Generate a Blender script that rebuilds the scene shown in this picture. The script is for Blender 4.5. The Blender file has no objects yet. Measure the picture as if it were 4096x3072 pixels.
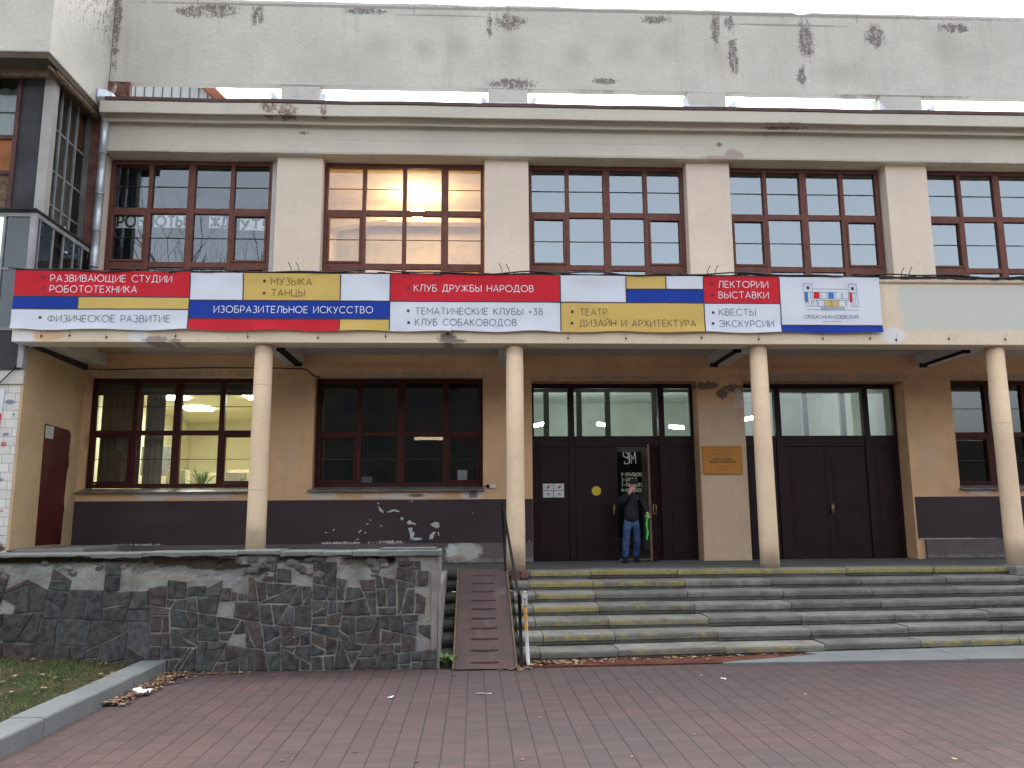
import bpy, bmesh, math, random
from mathutils import Vector, Matrix, noise as mnoise
rad = math.radians
random.seed(11)
S = bpy.context.scene
COL = S.collection

# ------------------------------------------------------------------ camera
cam_d = bpy.data.cameras.new("camera")
cam_d.sensor_width = 36.0
cam_d.lens = 28.374
cam_d.clip_start = 0.05
cam_d.clip_end = 500
cam = bpy.data.objects.new("camera", cam_d)
COL.objects.link(cam)
yaw, pitch, roll = 0.047, 0.1619, -0.0066
fw = Vector((math.sin(yaw)*math.cos(pitch), math.cos(yaw)*math.cos(pitch), math.sin(pitch)))
r0 = Vector((math.cos(yaw), -math.sin(yaw), 0))
u0 = r0.cross(fw)
rr = math.cos(roll)*r0 + math.sin(roll)*u0
uu = -math.sin(roll)*r0 + math.cos(roll)*u0
m4 = Matrix((rr, uu, -fw)).transposed().to_4x4()
m4.translation = Vector((-0.7272, -14.387, 1.98))
cam.matrix_world = m4
S.camera = cam

# ------------------------------------------------------------------ world, sun, exposure (overcast dusk)
SUN_EL, SUN_AZ = rad(52), rad(0)
W = bpy.data.worlds.new("World")
S.world = W
W.use_nodes = True
wn = W.node_tree
for n in list(wn.nodes): wn.nodes.remove(n)
sky = wn.nodes.new('ShaderNodeTexSky')
sky.sky_type = 'NISHITA'
sky.sun_disc = False
sky.sun_elevation = SUN_EL
sky.sun_rotation = SUN_AZ
sky.air_density = 1.0
sky.dust_density = 5.0
sky.ozone_density = 1.0
hs = wn.nodes.new('ShaderNodeHueSaturation')
hs.inputs['Saturation'].default_value = 0.22
bg = wn.nodes.new('ShaderNodeBackground')
bg.inputs['Strength'].default_value = 0.15
wo = wn.nodes.new('ShaderNodeOutputWorld')
wn.links.new(sky.outputs[0], hs.inputs['Color'])
wn.links.new(hs.outputs[0], bg.inputs['Color'])
wn.links.new(bg.outputs[0], wo.inputs['Surface'])
sd = bpy.data.lights.new("sun", 'SUN')
sd.energy = 0.5
sd.angle = rad(80)
sd.color = (1.0, 0.97, 0.93)
sun = bpy.data.objects.new("sun", sd)
COL.objects.link(sun)
sv = Vector((math.sin(SUN_AZ)*math.cos(SUN_EL), math.cos(SUN_AZ)*math.cos(SUN_EL), math.sin(SUN_EL)))
sun.rotation_euler = sv.to_track_quat('Z', 'Y').to_euler()
S.view_settings.view_transform = 'Standard'
S.view_settings.look = 'None'
S.view_settings.gamma = 1.0
S.view_settings.use_curve_mapping = False
S.view_settings.exposure = 2.25
S.render.engine = 'CYCLES'
S.cycles.use_denoising = True
S.cycles.max_bounces = 8
S.cycles.transparent_max_bounces = 16
S.cycles.caustics_reflective = False
S.cycles.caustics_refractive = False
S.cycles.sample_clamp_indirect = 6.0

# ------------------------------------------------------------------ node helpers
class NT:
    def __init__(s, name):
        s.m = bpy.data.materials.new(name)
        s.m.use_nodes = True
        s.t = s.m.node_tree
        for n in list(s.t.nodes): s.t.nodes.remove(n)
        s.out = s.t.nodes.new('ShaderNodeOutputMaterial')
        s.b = s.t.nodes.new('ShaderNodeBsdfPrincipled')
        s.t.links.new(s.b.outputs[0], s.out.inputs[0])
        s._p = None
    def put(s, v, inp):
        if isinstance(v, bpy.types.NodeSocket): s.t.links.new(v, inp)
        else:
            if isinstance(v, (tuple, list)) and len(v) == 3 and inp.type == 'RGBA': v = (*v, 1)
            inp.default_value = v
    def pos(s):
        if s._p is None:
            s._p = s.t.nodes.new('ShaderNodeNewGeometry')
        return s._p.outputs['Position']
    def normal(s):
        s.pos(); return s._p.outputs['Normal']
    def attr(s, name):
        n = s.t.nodes.new('ShaderNodeAttribute'); n.attribute_name = name
        return n.outputs['Color']
    def vm(s, op, a, b):
        n = s.t.nodes.new('ShaderNodeVectorMath'); n.operation = op
        s.put(a, n.inputs[0]); s.put(b, n.inputs[1])
        return n.outputs['Value'] if op in ('LENGTH', 'DOT_PRODUCT') else n.outputs[0]
    def op(s, o, a, b=0.0, clamp=False):
        n = s.t.nodes.new('ShaderNodeMath'); n.operation = o; n.use_clamp = clamp
        s.put(a, n.inputs[0]); s.put(b, n.inputs[1])
        return n.outputs[0]
    def sep(s, v):
        n = s.t.nodes.new('ShaderNodeSeparateXYZ'); s.put(v, n.inputs[0]); return n.outputs
    def noise(s, scale, detail=3, rough=.55, vec=None, mul=None):
        v = vec if vec is not None else s.pos()
        if mul: v = s.vm('MULTIPLY', v, mul)
        n = s.t.nodes.new('ShaderNodeTexNoise')
        s.put(v, n.inputs['Vector'])
        n.inputs['Scale'].default_value = scale
        n.inputs['Detail'].default_value = detail
        n.inputs['Roughness'].default_value = rough
        return n.outputs[0]
    def rng(s, v, a, b, c=0.0, d=1.0):
        n = s.t.nodes.new('ShaderNodeMapRange'); n.interpolation_type = 'SMOOTHSTEP'
        s.put(v, n.inputs[0])
        for i, x in enumerate((a, b, c, d)): n.inputs[i+1].default_value = x
        return n.outputs[0]
    def mix(s, f, a, b, mode='MIX'):
        n = s.t.nodes.new('ShaderNodeMix'); n.data_type = 'RGBA'; n.blend_type = mode
        s.put(f, n.inputs[0]); s.put(a, n.inputs[6]); s.put(b, n.inputs[7])
        return n.outputs[2]
    def bump(s, h, strength=.3, dist=.01):
        n = s.t.nodes.new('ShaderNodeBump')
        n.inputs['Strength'].default_value = strength
        n.inputs['Distance'].default_value = dist
        s.put(h, n.inputs['Height'])
        s.t.links.new(n.outputs[0], s.b.inputs['Normal'])
    def blobs(s, lst, nscale=6, amt=.8, soft=.25, mul=None, bias=0.0):
        """mask of ragged patches at (x, z, rx, rz) on a facade"""
        n1 = s.op('ADD', s.op('MULTIPLY', s.noise(nscale, 6, .75, mul=mul), .55), s.op('MULTIPLY', s.noise(nscale*4.3, 5, .8, mul=mul), .45))
        nz = s.op('MULTIPLY', s.op('SUBTRACT', n1, .5), amt*3.4)
        acc = None
        for (x, z, rx, rz) in lst:
            d = s.vm('SUBTRACT', s.pos(), (x, 0, z))
            d = s.vm('MULTIPLY', d, (1/rx, 0, 1/rz))
            k = s.op('SUBTRACT', 1.0, s.vm('LENGTH', d, (0, 0, 0)))
            acc = k if acc is None else s.op('MAXIMUM', acc, k)
        acc = s.op('MINIMUM', acc, .55) if bias else acc
        return s.rng(s.op('SUBTRACT', s.op('ADD', acc, nz), bias), 0.0, soft)
    def fin(s, col, rough=.85, spec=.3, metal=0.0):
        s.put(col, s.b.inputs['Base Color'])
        s.put(rough, s.b.inputs['Roughness'])
        s.b.inputs['Specular IOR Level'].default_value = spec
        s.b.inputs['Metallic'].default_value = metal
        return s.m

def scl(c, k): return tuple(min(1, max(0, x*k)) for x in c)

def plaster(name, c, var=.10, big=.5, stains=(), rects=(), bump=.35, bscale=45, rough=.92, streak=.0, grit=.06):
    t = NT(name)
    col = t.mix(t.rng(t.noise(big, 5, .6), .3, .7), scl(c, 1-var), scl(c, 1+var))
    col = t.mix(t.op('MULTIPLY', t.rng(t.noise(22, 5, .75), .35, .7), .22), col, scl(c, .62))
    col = t.mix(t.op('MULTIPLY', t.rng(t.noise(2.2, 5, .7, mul=(1, 1, 2.4)), .48, .72), .22), col, scl(c, .74))
    if streak:
        st = t.rng(t.noise(1.0, 4, .65, mul=(5.0, 5.0, .35)), .52, .75)
        col = t.mix(t.op('MULTIPLY', st, streak), col, scl(c, .55))
    for (sc_, xa, xb, za, zb) in rects:
        p = t.sep(t.pos()); wv = t.op('MULTIPLY', t.op('SUBTRACT', t.noise(3, 4, .7), .5), .35)
        px, pz = t.op('ADD', p[0], wv), t.op('ADD', p[2], t.op('MULTIPLY', wv, .3))
        k = t.op('MULTIPLY', t.op('MULTIPLY', t.rng(px, xa-.08, xa+.08), t.rng(px, xb+.08, xb-.08)), t.op('MULTIPLY', t.rng(pz, za-.03, za+.03), t.rng(pz, zb+.03, zb-.03)))
        col = t.mix(k, col, sc_)
    for (sc_, lst, ns, amt, stg, *mul) in stains:
        k = t.blobs([(x, z, a*1.5, b*1.5) for x, z, a, b in lst], ns, 1.2, .25, (1, 1, .6), .30) if stg == .8 else t.blobs(lst, ns, amt, .3 if amt > .35 else 1.1, mul[0] if mul else None)
        if stg == .8: k = t.op('MULTIPLY', k, t.rng(t.noise(40, 4, .8), .34, .55, .55, 1.15))
        col = t.mix(t.op('MULTIPLY', k, stg), col, sc_)
    if bump: t.bump(t.op('ADD', t.noise(bscale, 4, .65), t.op('MULTIPLY', t.noise(7, 3, .6), 1.2)), bump, .012)
    return t.fin(col, rough, .2)

def paint(name, c, var=.12, scale=8, rough=.55, spec=.4, bump=.1, bscale=60, metal=0.0):
    t = NT(name)
    col = t.mix(t.rng(t.noise(scale, 4, .6), .3, .7), scl(c, 1-var), scl(c, 1+var))
    if bump: t.bump(t.noise(bscale, 3, .6), bump, .004)
    return t.fin(col, rough, spec, metal)

def emit(name, c, k):
    t = NT(name)
    t.put(c, t.b.inputs['Base Color'])
    t.put(c, t.b.inputs['Emission Color'])
    t.b.inputs['Emission Strength'].default_value = k
    return t.m

def vcol(name, rough=.85, spec=.25, bump=.0, bscale=40, var=.25, nscale=14):
    """colour comes from the mesh (stone, slab, leaf), broken up by noise"""
    t = NT(name)
    a = t.attr('col')
    col = t.mix(t.rng(t.noise(nscale, 5, .65), .25, .75), t.mix(var, a, (0, 0, 0)), t.mix(var*.5, a, (.5, .5, .5)))
    if bump: t.bump(t.noise(bscale, 5, .7), bump, .012)
    return t.fin(col, rough, spec)

def glass(name, refl, tint=(1, 1, 1), rough=.0):
    """double pane: mirror share grows at grazing angles, the rest is see-through"""
    t = NT(name)
    t.t.nodes.remove(t.b)
    g = t.t.nodes.new('ShaderNodeBsdfGlossy'); g.inputs['Roughness'].default_value = rough
    g.inputs['Color'].default_value = (*tint, 1)
    # faint wave of old panes
    bp = t.t.nodes.new('ShaderNodeBump'); bp.inputs['Strength'].default_value = .015; bp.inputs['Distance'].default_value = .02
    t.t.links.new(t.noise(.9, 0, .4), bp.inputs['Height'])
    t.t.links.new(bp.outputs[0], g.inputs['Normal'])
    tr = t.t.nodes.new('ShaderNodeBsdfTransparent'); tr.inputs['Color'].default_value = (.92, .95, .94, 1)
    mx = t.t.nodes.new('ShaderNodeMixShader')
    fr = t.t.nodes.new('ShaderNodeFresnel'); fr.inputs['IOR'].default_value = 1.5
    t.put(t.op('ADD', t.op('MULTIPLY', fr.outputs[0], 1.0), refl, True), mx.inputs[0])
    t.t.links.new(tr.outputs[0], mx.inputs[1]); t.t.links.new(g.outputs[0], mx.inputs[2])
    t.t.links.new(mx.outputs[0], t.out.inputs[0])
    return t.m

# ------------------------------------------------------------------ mesh helpers
class MB:
    def __init__(s): s.v = []; s.f = []; s.mi = []; s.c = []; s.cc = (1, 1, 1); s.cm = 0
    def face(s, idx): s.f.append(idx); s.mi.append(s.cm); s.c.append(s.cc)
    def add(s, vs, fs):
        o = len(s.v); s.v += [tuple(x) for x in vs]
        for f in fs: s.face([o+i for i in f])
    def box(s, x0, x1, y0, y1, z0, z1, j=0.0):
        vs = [(x, y, z) for z in (z0, z1) for y in (y0, y1) for x in (x0, x1)]
        if j: vs = [(x+random.uniform(-j, j), y+random.uniform(-j, j), z+random.uniform(-j, j)) for x, y, z in vs]
        s.add(vs, [(0, 2, 3, 1), (4, 5, 7, 6), (0, 1, 5, 4), (2, 6, 7, 3), (0, 4, 6, 2), (1, 3, 7, 5)])
    def quad(s, a, b, c, d): s.add([a, b, c, d], [(0, 1, 2, 3)])
    def prism(s, poly, axis, a, b):
        """poly: 2D list; axis 'y' -> (x,z) extruded in y; 'x' -> (y,z); 'z' -> (x,y)"""
        def P(p, k):
            return {'y': (p[0], k, p[1]), 'x': (k, p[0], p[1]), 'z': (p[0], p[1], k)}[axis]
        n = len(poly)
        ar = sum(poly[i][0]*poly[(i+1) % n][1]-poly[(i+1) % n][0]*poly[i][1] for i in range(n))
        if (ar < 0) != (axis == 'y'): poly = poly[::-1]
        vs = [P(p, a) for p in poly]+[P(p, b) for p in poly]
        fs = [tuple(range(n-1, -1, -1)), tuple(range(n, 2*n))]+[(i, (i+1) % n, n+(i+1) % n, n+i) for i in range(n)]
        if a > b: fs = [f[::-1] for f in fs]
        s.add(vs, fs)
    def tube(s, path, r, n=8, caps=True):
        path = [Vector(p) for p in path]
        rs = r if isinstance(r, (list, tuple)) else [r]*len(path)
        o = len(s.v); up = Vector((0, 0, 1))
        for i, p in enumerate(path):
            d = (path[min(i+1, len(path)-1)]-path[max(i-1, 0)])
            d = d.normalized() if d.length > 1e-9 else Vector((0, 0, 1))
            ref = up if abs(d.dot(up)) < .95 else Vector((1, 0, 0))
            a = d.cross(ref).normalized(); b = d.cross(a).normalized()
            for k in range(n):
                t = 2*math.pi*k/n
                s.v.append(tuple(p+a*(rs[i]*math.cos(t))+b*(rs[i]*math.sin(t))))
        for i in range(len(path)-1):
            for k in range(n):
                k2 = (k+1) % n
                s.face([o+i*n+k, o+i*n+k2, o+(i+1)*n+k2, o+(i+1)*n+k])
        if caps:
            s.face([o+k for k in range(n)]); s.face([o+(len(path)-1)*n+k for k in range(n-1, -1, -1)])
    def lathe(s, prof, cx, cy, n=24):
        o = len(s.v)
        for (r, z) in prof:
            for k in range(n):
                t = 2*math.pi*k/n
                s.v.append((cx+r*math.cos(t), cy+r*math.sin(t), z))
        for i in range(len(prof)-1):
            for k in range(n):
                k2 = (k+1) % n
                s.face([o+i*n+k, o+i*n+k2, o+(i+1)*n+k2, o+(i+1)*n+k])
        s.face([o+k for k in range(n-1, -1, -1)]); s.face([o+(len(prof)-1)*n+k for k in range(n)])
    def blob(s, c, r, n=10, m=6, j=0.0):
        o = len(s.v)
        for i in range(m+1):
            for k in range(n):
                a, b = math.pi*i/m, 2*math.pi*k/n
                q = 1+random.uniform(-j, j)
                s.v.append((c[0]+r[0]*q*math.sin(a)*math.cos(b), c[1]+r[1]*q*math.sin(a)*math.sin(b), c[2]+r[2]*q*math.cos(a)))
        for i in range(m):
            for k in range(n):
                k2 = (k+1) % n
                s.face([o+i*n+k, o+(i+1)*n+k, o+(i+1)*n+k2, o+i*n+k2])
    def build(s, name, mats, parent=None, smooth=False, bevel=0, seg=2):
        me = bpy.data.meshes.new(name)
        off = wloc(parent) if parent else Vector((0, 0, 0))
        me.from_pydata([tuple(Vector(v)-off) for v in s.v], [], s.f)
        if not isinstance(mats, (list, tuple)): mats = [mats]
        for m in mats: me.materials.append(m)
        me.polygons.foreach_set('material_index', s.mi)
        if any(c != (1, 1, 1) for c in s.c):
            ca = me.color_attributes.new('col', 'FLOAT_COLOR', 'CORNER')
            buf = []
            for p in me.polygons:
                c = s.c[p.index]
                buf += [c[0], c[1], c[2], 1.0]*p.loop_total
            ca.data.foreach_set('color', buf)
        if smooth: me.polygons.foreach_set('use_smooth', [True]*len(me.polygons))
        me.update()
        o = bpy.data.objects.new(name, me)
        COL.objects.link(o)
        if parent: o.parent = parent
        if bevel:
            b = o.modifiers.new('bevel', 'BEVEL'); b.width = bevel; b.segments = seg; b.limit_method = 'ANGLE'
        return o

WL = {}
def wloc(o):
    v = Vector((0, 0, 0))
    while o is not None:
        v = v+o.location; o = o.parent
    return v
def tag(o, label=None, cat=None, group=None, kind=None):
    if label: o['label'] = label
    if cat: o['category'] = cat
    if group: o['group'] = group
    if kind: o['kind'] = kind
    return o
def thing(name, loc, label, cat, group=None):
    o = bpy.data.objects.new(name, None); o.empty_display_size = .2
    COL.objects.link(o); o.location = loc
    return tag(o, label, cat, group)
def copy_tree(o, parent=None):
    c = o.copy(); COL.objects.link(c); c.parent = parent
    for ch in list(o.children): copy_tree(ch, c)
    return c

# ------------------------------------------------------------------ single-stroke lettering (drawn as thin ribbons)
def arc(cx, cy, rx, ry, a0, a1, n=12):
    return [(cx+rx*math.cos(rad(a0+(a1-a0)*i/n)), cy+ry*math.sin(rad(a0+(a1-a0)*i/n))) for i in range(n+1)]
O_ = lambda w: arc(w/2, .5, w/2, .5, 90, 450, 24)
bowl = lambda x, y0, y1, w: [(0, y1), (x, y1)]+arc(x, (y0+y1)/2, w-x, (y1-y0)/2, 90, -90, 10)[1:]+[(0, y0)]
GL = {
 'А': (.78, [[(0, 0), (.39, 1), (.78, 0)], [(.13, .32), (.65, .32)]]),
 'Б': (.6, [[(.54, 1), (0, 1), (0, 0)], bowl(.3, 0, .56, .6)]),
 'В': (.6, [[(0, 0), (0, 1)], bowl(.28, .53, 1, .53), bowl(.3, 0, .53, .6)]),
 'Г': (.5, [[(0, 0), (0, 1), (.5, 1)]]),
 'Д': (.84, [[(.1, .03), (.2, .45), (.26, 1), (.68, 1), (.68, .03)], [(0, -.2), (0, .03), (.84, .03), (.84, -.2)]]),
 'Е': (.56, [[(.56, 1), (0, 1), (0, 0), (.56, 0)], [(0, .51), (.5, .51)]]),
 'Ё': (.56, [[(.56, 1), (0, 1), (0, 0), (.56, 0)], [(0, .51), (.5, .51)], [(.15, 1.18), (.2, 1.18)], [(.38, 1.18), (.43, 1.18)]]),
 'Ж': (1.06, [[(.53, 0), (.53, 1)], [(.02, 1), (.53, .5), (1.04, 1)], [(0, 0), (.53, .5), (1.06, 0)]]),
 'З': (.56, [arc(.26, .75, .25, .25, 140, -90, 12), arc(.26, .25, .3, .27, 90, -140, 12)]),
 'И': (.72, [[(0, 1), (0, 0), (.72, 1), (.72, 0)]]),
 'Й': (.72, [[(0, 1), (0, 0), (.72, 1), (.72, 0)], arc(.36, 1.22, .16, .11, 180, 360, 8)]),
 'К': (.64, [[(0, 0), (0, 1)], [(.6, 1), (.02, .46)], [(.18, .6), (.64, 0)]]),
 'Л': (.72, [[(0, 0), (.1, .06), (.18, .5), (.22, 1), (.72, 1), (.72, 0)]]),
 'М': (.86, [[(0, 0), (0, 1), (.43, .35), (.86, 1), (.86, 0)]]),
 'Н': (.7, [[(0, 0), (0, 1)], [(.7, 0), (.7, 1)], [(0, .51), (.7, .51)]]),
 'О': (1.0, [O_(1.0)]),
 'П': (.68, [[(0, 0), (0, 1), (.68, 1), (.68, 0)]]),
 'Р': (.58, [[(0, 0), (0, 1)], bowl(.28, .38, 1, .58)]),
 'С': (.84, [arc(.5, .5, .5, .5, 45, 315, 18)]),
 'Т': (.68, [[(0, 1), (.68, 1)], [(.34, 1), (.34, 0)]]),
 'У': (.66, [[(0, 1), (.36, .3)], [(.66, 1), (.3, .14), (.2, 0), (.06, .01)]]),
 'Ф': (.96, [arc(.48, .5, .48, .36, 90, 450, 22), [(.48, -.02), (.48, 1.02)]]),
 'Х': (.68, [[(0, 0), (.66, 1)], [(.02, 1), (.68, 0)]]),
 'Ц': (.78, [[(0, 1), (0, 0), (.78, 0), (.78, -.2)], [(.66, 1), (.66, 0)]]),
 'Ч': (.64, [[(0, 1), (0, .6), (.1, .42), (.3, .38), (.64, .42)], [(.64, 1), (.64, 0)]]),
 'Ш': (1.0, [[(0, 1), (0, 0), (1, 0), (1, 1)], [(.5, 0), (.5, 1)]]),
 'Щ': (1.1, [[(0, 1), (0, 0), (1.1, 0), (1.1, -.2)], [(.5, 0), (.5, 1)], [(1, 0), (1, 1)]]),
 'Ы': (.84, [[(0, 1), (0, 0)], bowl(.26, 0, .58, .54), [(.84, 0), (.84, 1)]]),
 'Ь': (.58, [[(0, 1), (0, 0)], bowl(.28, 0, .58, .58)]),
 'Э': (.8, [arc(.3, .5, .5, .5, 135, -135, 18), [(.22, .51), (.78, .51)]]),
 'Ю': (1.25, [[(0, 0), (0, 1)], [(0, .51), (.3, .51)], arc(.775, .5, .475, .5, 90, 450, 22)]),
 'Я': (.6, [[(.6, 0), (.6, 1), (.3, 1)]+arc(.28, .7, .28, .3, 90, 270, 10)[1:]+[(.6, .4)], [(.3, .4), (0, 0)]]),
 '+': (.5, [[(0, .45), (.5, .45)], [(.25, .2), (.25, .7)]]),
 '3': (.54, [[(.04, 1), (.5, 1), (.22, .6)], arc(.24, .3, .3, .3, 95, -140, 12)]),
 '8': (.58, [arc(.29, .75, .23, .25, 90, 450, 16), arc(.29, .26, .29, .26, 90, 450, 16)]),
 '!': (.1, [[(.05, 1), (.05, .32)], [(.05, .1), (.05, 0)]]),
 '–': (.6, [[(.05, .48), (.55, .48)]]),
 ' ': (.38, []),
 '«': (.4, [[(.2, .7), (.02, .45), (.2, .2)], [(.4, .7), (.22, .45), (.4, .2)]]),
 '»': (.4, [[(0, .7), (.18, .45), (0, .2)], [(.2, .7), (.38, .45), (.2, .2)]]),
}
def ribbon(mb, pts, th, P, k):
    """mitred strip along 2D pts; P(x, z, k) gives the 3D point"""
    n = len(pts)
    closed = n > 3 and math.dist(pts[0], pts[-1]) < 1e-6
    if closed: pts = pts[:-1]; n -= 1
    Ls, Rs = [], []
    for i in range(n):
        a = pts[i-1] if (i > 0 or closed) else None
        b = pts[(i+1) % n] if (i < n-1 or closed) else None
        p = pts[i]
        def nrm(u, v):
            dx, dy = v[0]-u[0], v[1]-u[1]; l = math.hypot(dx, dy) or 1
            return (-dy/l, dx/l)
        if a is None: nn = nrm(p, b); sc = 1
        elif b is None: nn = nrm(a, p); sc = 1
        else:
            n1, n2 = nrm(a, p), nrm(p, b)
            nn = (n1[0]+n2[0], n1[1]+n2[1]); l = math.hypot(*nn)
            if l < .35: nn, sc = n2, 1
            else:
                nn = (nn[0]/l, nn[1]/l); sc = min(1/(nn[0]*n2[0]+nn[1]*n2[1]), 2.2)
        h = th/2*sc
        Ls.append((p[0]+nn[0]*h, p[1]+nn[1]*h)); Rs.append((p[0]-nn[0]*h, p[1]-nn[1]*h))
    o = len(mb.v)
    for i in range(n): mb.v.append(P(*Ls[i], k)); mb.v.append(P(*Rs[i], k))
    for i in range(n if closed else n-1):
        j = (i+1) % n
        mb.face([o+2*i, o+2*i+1, o+2*j+1, o+2*j])
def lettering(mb, text, x0, x1, z, h, th, P, gap=.26):
    """fit text between x0 and x1, cap height h, stroke th"""
    w = sum(GL[c][0] for c in text)+gap*(len(text)-1)
    sx = (x1-x0)/w
    x = x0; k = 0
    for c in text:
        gw, st = GL[c]
        for s_ in st:
            ribbon(mb, [(x+p[0]*sx, z+p[1]*h) for p in s_], th, P, k); k = (k+1) % 4
        x += (gw+gap)*sx

# ------------------------------------------------------------------ materials
M = {}
M['parapet'] = plaster('parapet plaster', (.52, .51, .465), .10, .45, streak=.25, bump=.9, bscale=22, stains=[
    ((.37, .345, .295), [(-2.9, 12.4, .55, .55), (-1.87, 12.3, .4, .45), (-1.1, 12.39, .45, .55), (.05, 12.4, .6, .8), (1.56, 12.2, .5, .5), (2.67, 12.4, .55, .6), (3.63, 12.45, .45, .55), (4.8, 12.3, .5, .8), (10.1, 12.6, .5, .6), (7.6, 11.9, .9, .5)], 5, .33, .6),
    ((.105, .085, .078), [(-7.01, 13.1, .35, .14), (-6.45, 13.13, .42, .17), (-5.57, 13.05, .14, .25), (.02, 13.0, .3, .2), (.36, 13.05, .12, .1), (4.77, 12.95, .1, .42), (5.1, 13.1, .12, .16), (6.86, 12.7, .17, .46), (8.5, 12.85, .22, .3), (.1, 11.5, .5, .12), (6.7, 11.8, .1, .25), (-8.62, 12.9, .08, 1.2), (-3.2, 13.2, .5, .08), (3.4, 13.15, .3, .1), (10.4, 13.1, .4, .12), (2.2, 11.6, .3, .08), (-.4, 12.9, .06, .3), (5.15, 12.3, .12, .5)], 10, .8, .8),
    ((.25, .225, .2), [(-6.9, 13.3, .03, .15), (-2.1, 13.3, .025, .2), (.03, 13.2, .035, .4), (4.85, 13.2, .04, .45), (6.8, 13.1, .03, .3), (8.1, 13.3, .02, .18), (3.7, 13.32, .02, .2)], 9, .5, .6),
    ((.22, .2, .18), [(-3.5, 13.3, 5.5, .04), (5, 13.33, 8, .05), (6.5, 13.08, 1.6, .03), (-1.5, 13.13, 1.2, .02), (-4.5, 11.36, 1.2, .03), (2, 11.37, 3, .025), (9, 11.37, 3, .03)], 7, .6, .7)])
M['cornice'] = plaster('cornice plaster', (.53, .51, .44), .06, .6, streak=.08, bump=.35, stains=[
    ((.15, .08, .065), [(-5.1, 10.56, .16, .14), (-4.72, 10.52, .2, .16), (-3.95, 10.55, .08, .12), (-4.41, 10.17, .12, .03), (4.68, 10.05, .06, .05), (6.0, 10.38, .5, .04)], 12, .8, .8),
    ((.36, .29, .27), [(4.98, 9.82, .24, .14), (4.7, 9.74, .5, .05)], 7, .6, .9),
    ((.33, .3, .26), [(-3, 9.72, 6, .03), (4, 9.72, 8, .03), (0, 10.02, 7, .01)], 5, .8, .5)])
M['soffit'] = plaster('cornice soffit', (.40, .38, .34), .1, 1.0, bump=.2)
M['pier'] = plaster('pink plaster pier', (.635, .55, .47), .05, .7, streak=.1, bump=.2)
M['reveal'] = plaster('grey reveal plaster', (.5, .49, .48), .06, .8, bump=.2)
M['wall'] = plaster('ochre porch plaster', (.59, .375, .215), .12, .8, streak=.2, bump=.3, stains=[
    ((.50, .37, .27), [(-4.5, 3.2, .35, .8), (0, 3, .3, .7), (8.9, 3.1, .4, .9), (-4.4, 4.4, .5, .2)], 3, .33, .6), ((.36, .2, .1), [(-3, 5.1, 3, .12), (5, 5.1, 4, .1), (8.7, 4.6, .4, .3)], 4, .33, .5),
    ((.52, .5, .49), [(-7.2, 2.42, .35, .09), (-6.3, 2.44, .9, .08), (-3.8, 2.42, .35, .1), (-.75, 2.42, .28, .12), (-2.3, 2.4, 1.0, .06), (9.9, 2.42, .3, .06)], 5, .9, .85),
    ((.12, .09, .085), [(4.2, 4.68, .32, .1), (4.5, 4.5, .16, .14), (4.78, 4.62, .3, .1), (-.75, 2.42, .12, .1), (-1.9, 2.4, .2, .04)], 8, .9, .85),
    ((.55, .52, .5), [(4.86, 4.3, .13, .36)], 6, .8, .7),
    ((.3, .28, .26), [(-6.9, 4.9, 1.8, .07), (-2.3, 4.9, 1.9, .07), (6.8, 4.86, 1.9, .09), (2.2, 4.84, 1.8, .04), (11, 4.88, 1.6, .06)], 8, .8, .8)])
M['pillar'] = plaster('pale ochre pillar', (.50, .37, .26), .08, .8, streak=.1, bump=.25)
M['column'] = plaster('cream column', (.73, .56, .39), .07, 1.1, streak=.28, bump=.25, stains=[
    ((.38, .31, .24), [(0, 1.25, .3, .25), (4.5, 1.2, .3, .2), (9, 1.3, .3, .25), (-4.5, 1.7, .3, .2), (0, 4.9, .3, .12), (4.5, 4.9, .3, .12), (-4.5, 4.9, .3, .1)], 7, .33, .5),
    ((.42, .34, .26), [(-4.5, 4.3, .2, .012), (-4.5, 2.45, .2, .01), (9, 3.6, .2, .01), (0, 1.1, .25, .06), (4.5, 1.08, .25, .05)], 12, .7, .7)])
M['fascia'] = plaster('cream canopy fascia', (.70, .59, .45), .05, .8, streak=.12, bump=.25, rects=[((.53, .54, .495), 7.12, 30, 5.30, 6.14)], stains=[
    ((.66, .66, .68), [(-8.6, 5.12, .24, .14), (-6.62, 5.14, .2, .14), (6.95, 5.2, .28, .17)], 4, .4, .95),
    ((.6, .36, .2), [(-8.15, 5.14, .3, .12)], 5, .5, .7),
    ((.3, .24, .23), [(-6.3, 5.06, .25, .1), (-6.0, 5.06, .12, .04)], 7, .7, .9),
    ((.2, .18, .17), [(-1.21, 5.12, .18, .12), (-1.05, 5.07, .2, .04)], 12, .9, .95),
    ((.35, .3, .25), [(0, 6.2, 9, .02), (9, 6.2, 4, .03)], 8, .9, .6)])
M['ceiling'] = plaster('canopy ceiling', (.47, .44, .41), .1, 1.0, bump=.15, stains=[((.42, .25, .1), [(-8.2, 5.3, .6, .5)], 4, .5, .6)])
M['beam'] = plaster('canopy beam', (.56, .54, .5), .07, 1.0, bump=.15)
M['plinth'] = plaster('dark brown plinth', (.050, .035, .039), .12, .9, bump=.15, rough=.85, grit=.0, stains=[
    ((.075, .06, .063), [(-3, 1.8, 1.2, .5), (-7, 2, 1.2, .3)], 6, .3, .4),
    ((.46, .47, .49), [(-2.69, 12.2, .05, .05), (-3.4, 1.46, .4, .03), (-2.4, 1.47, .3, .03), (-7.5, 1.46, .5, .02)], 12, .8, .8),
    ((.4, .4, .42), [(.4, 1.3, .06, .18), (8.7, 1.45, 1.6, .02), (8.65, 1.2, .03, .2)], 12, .8, .7)])
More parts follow.
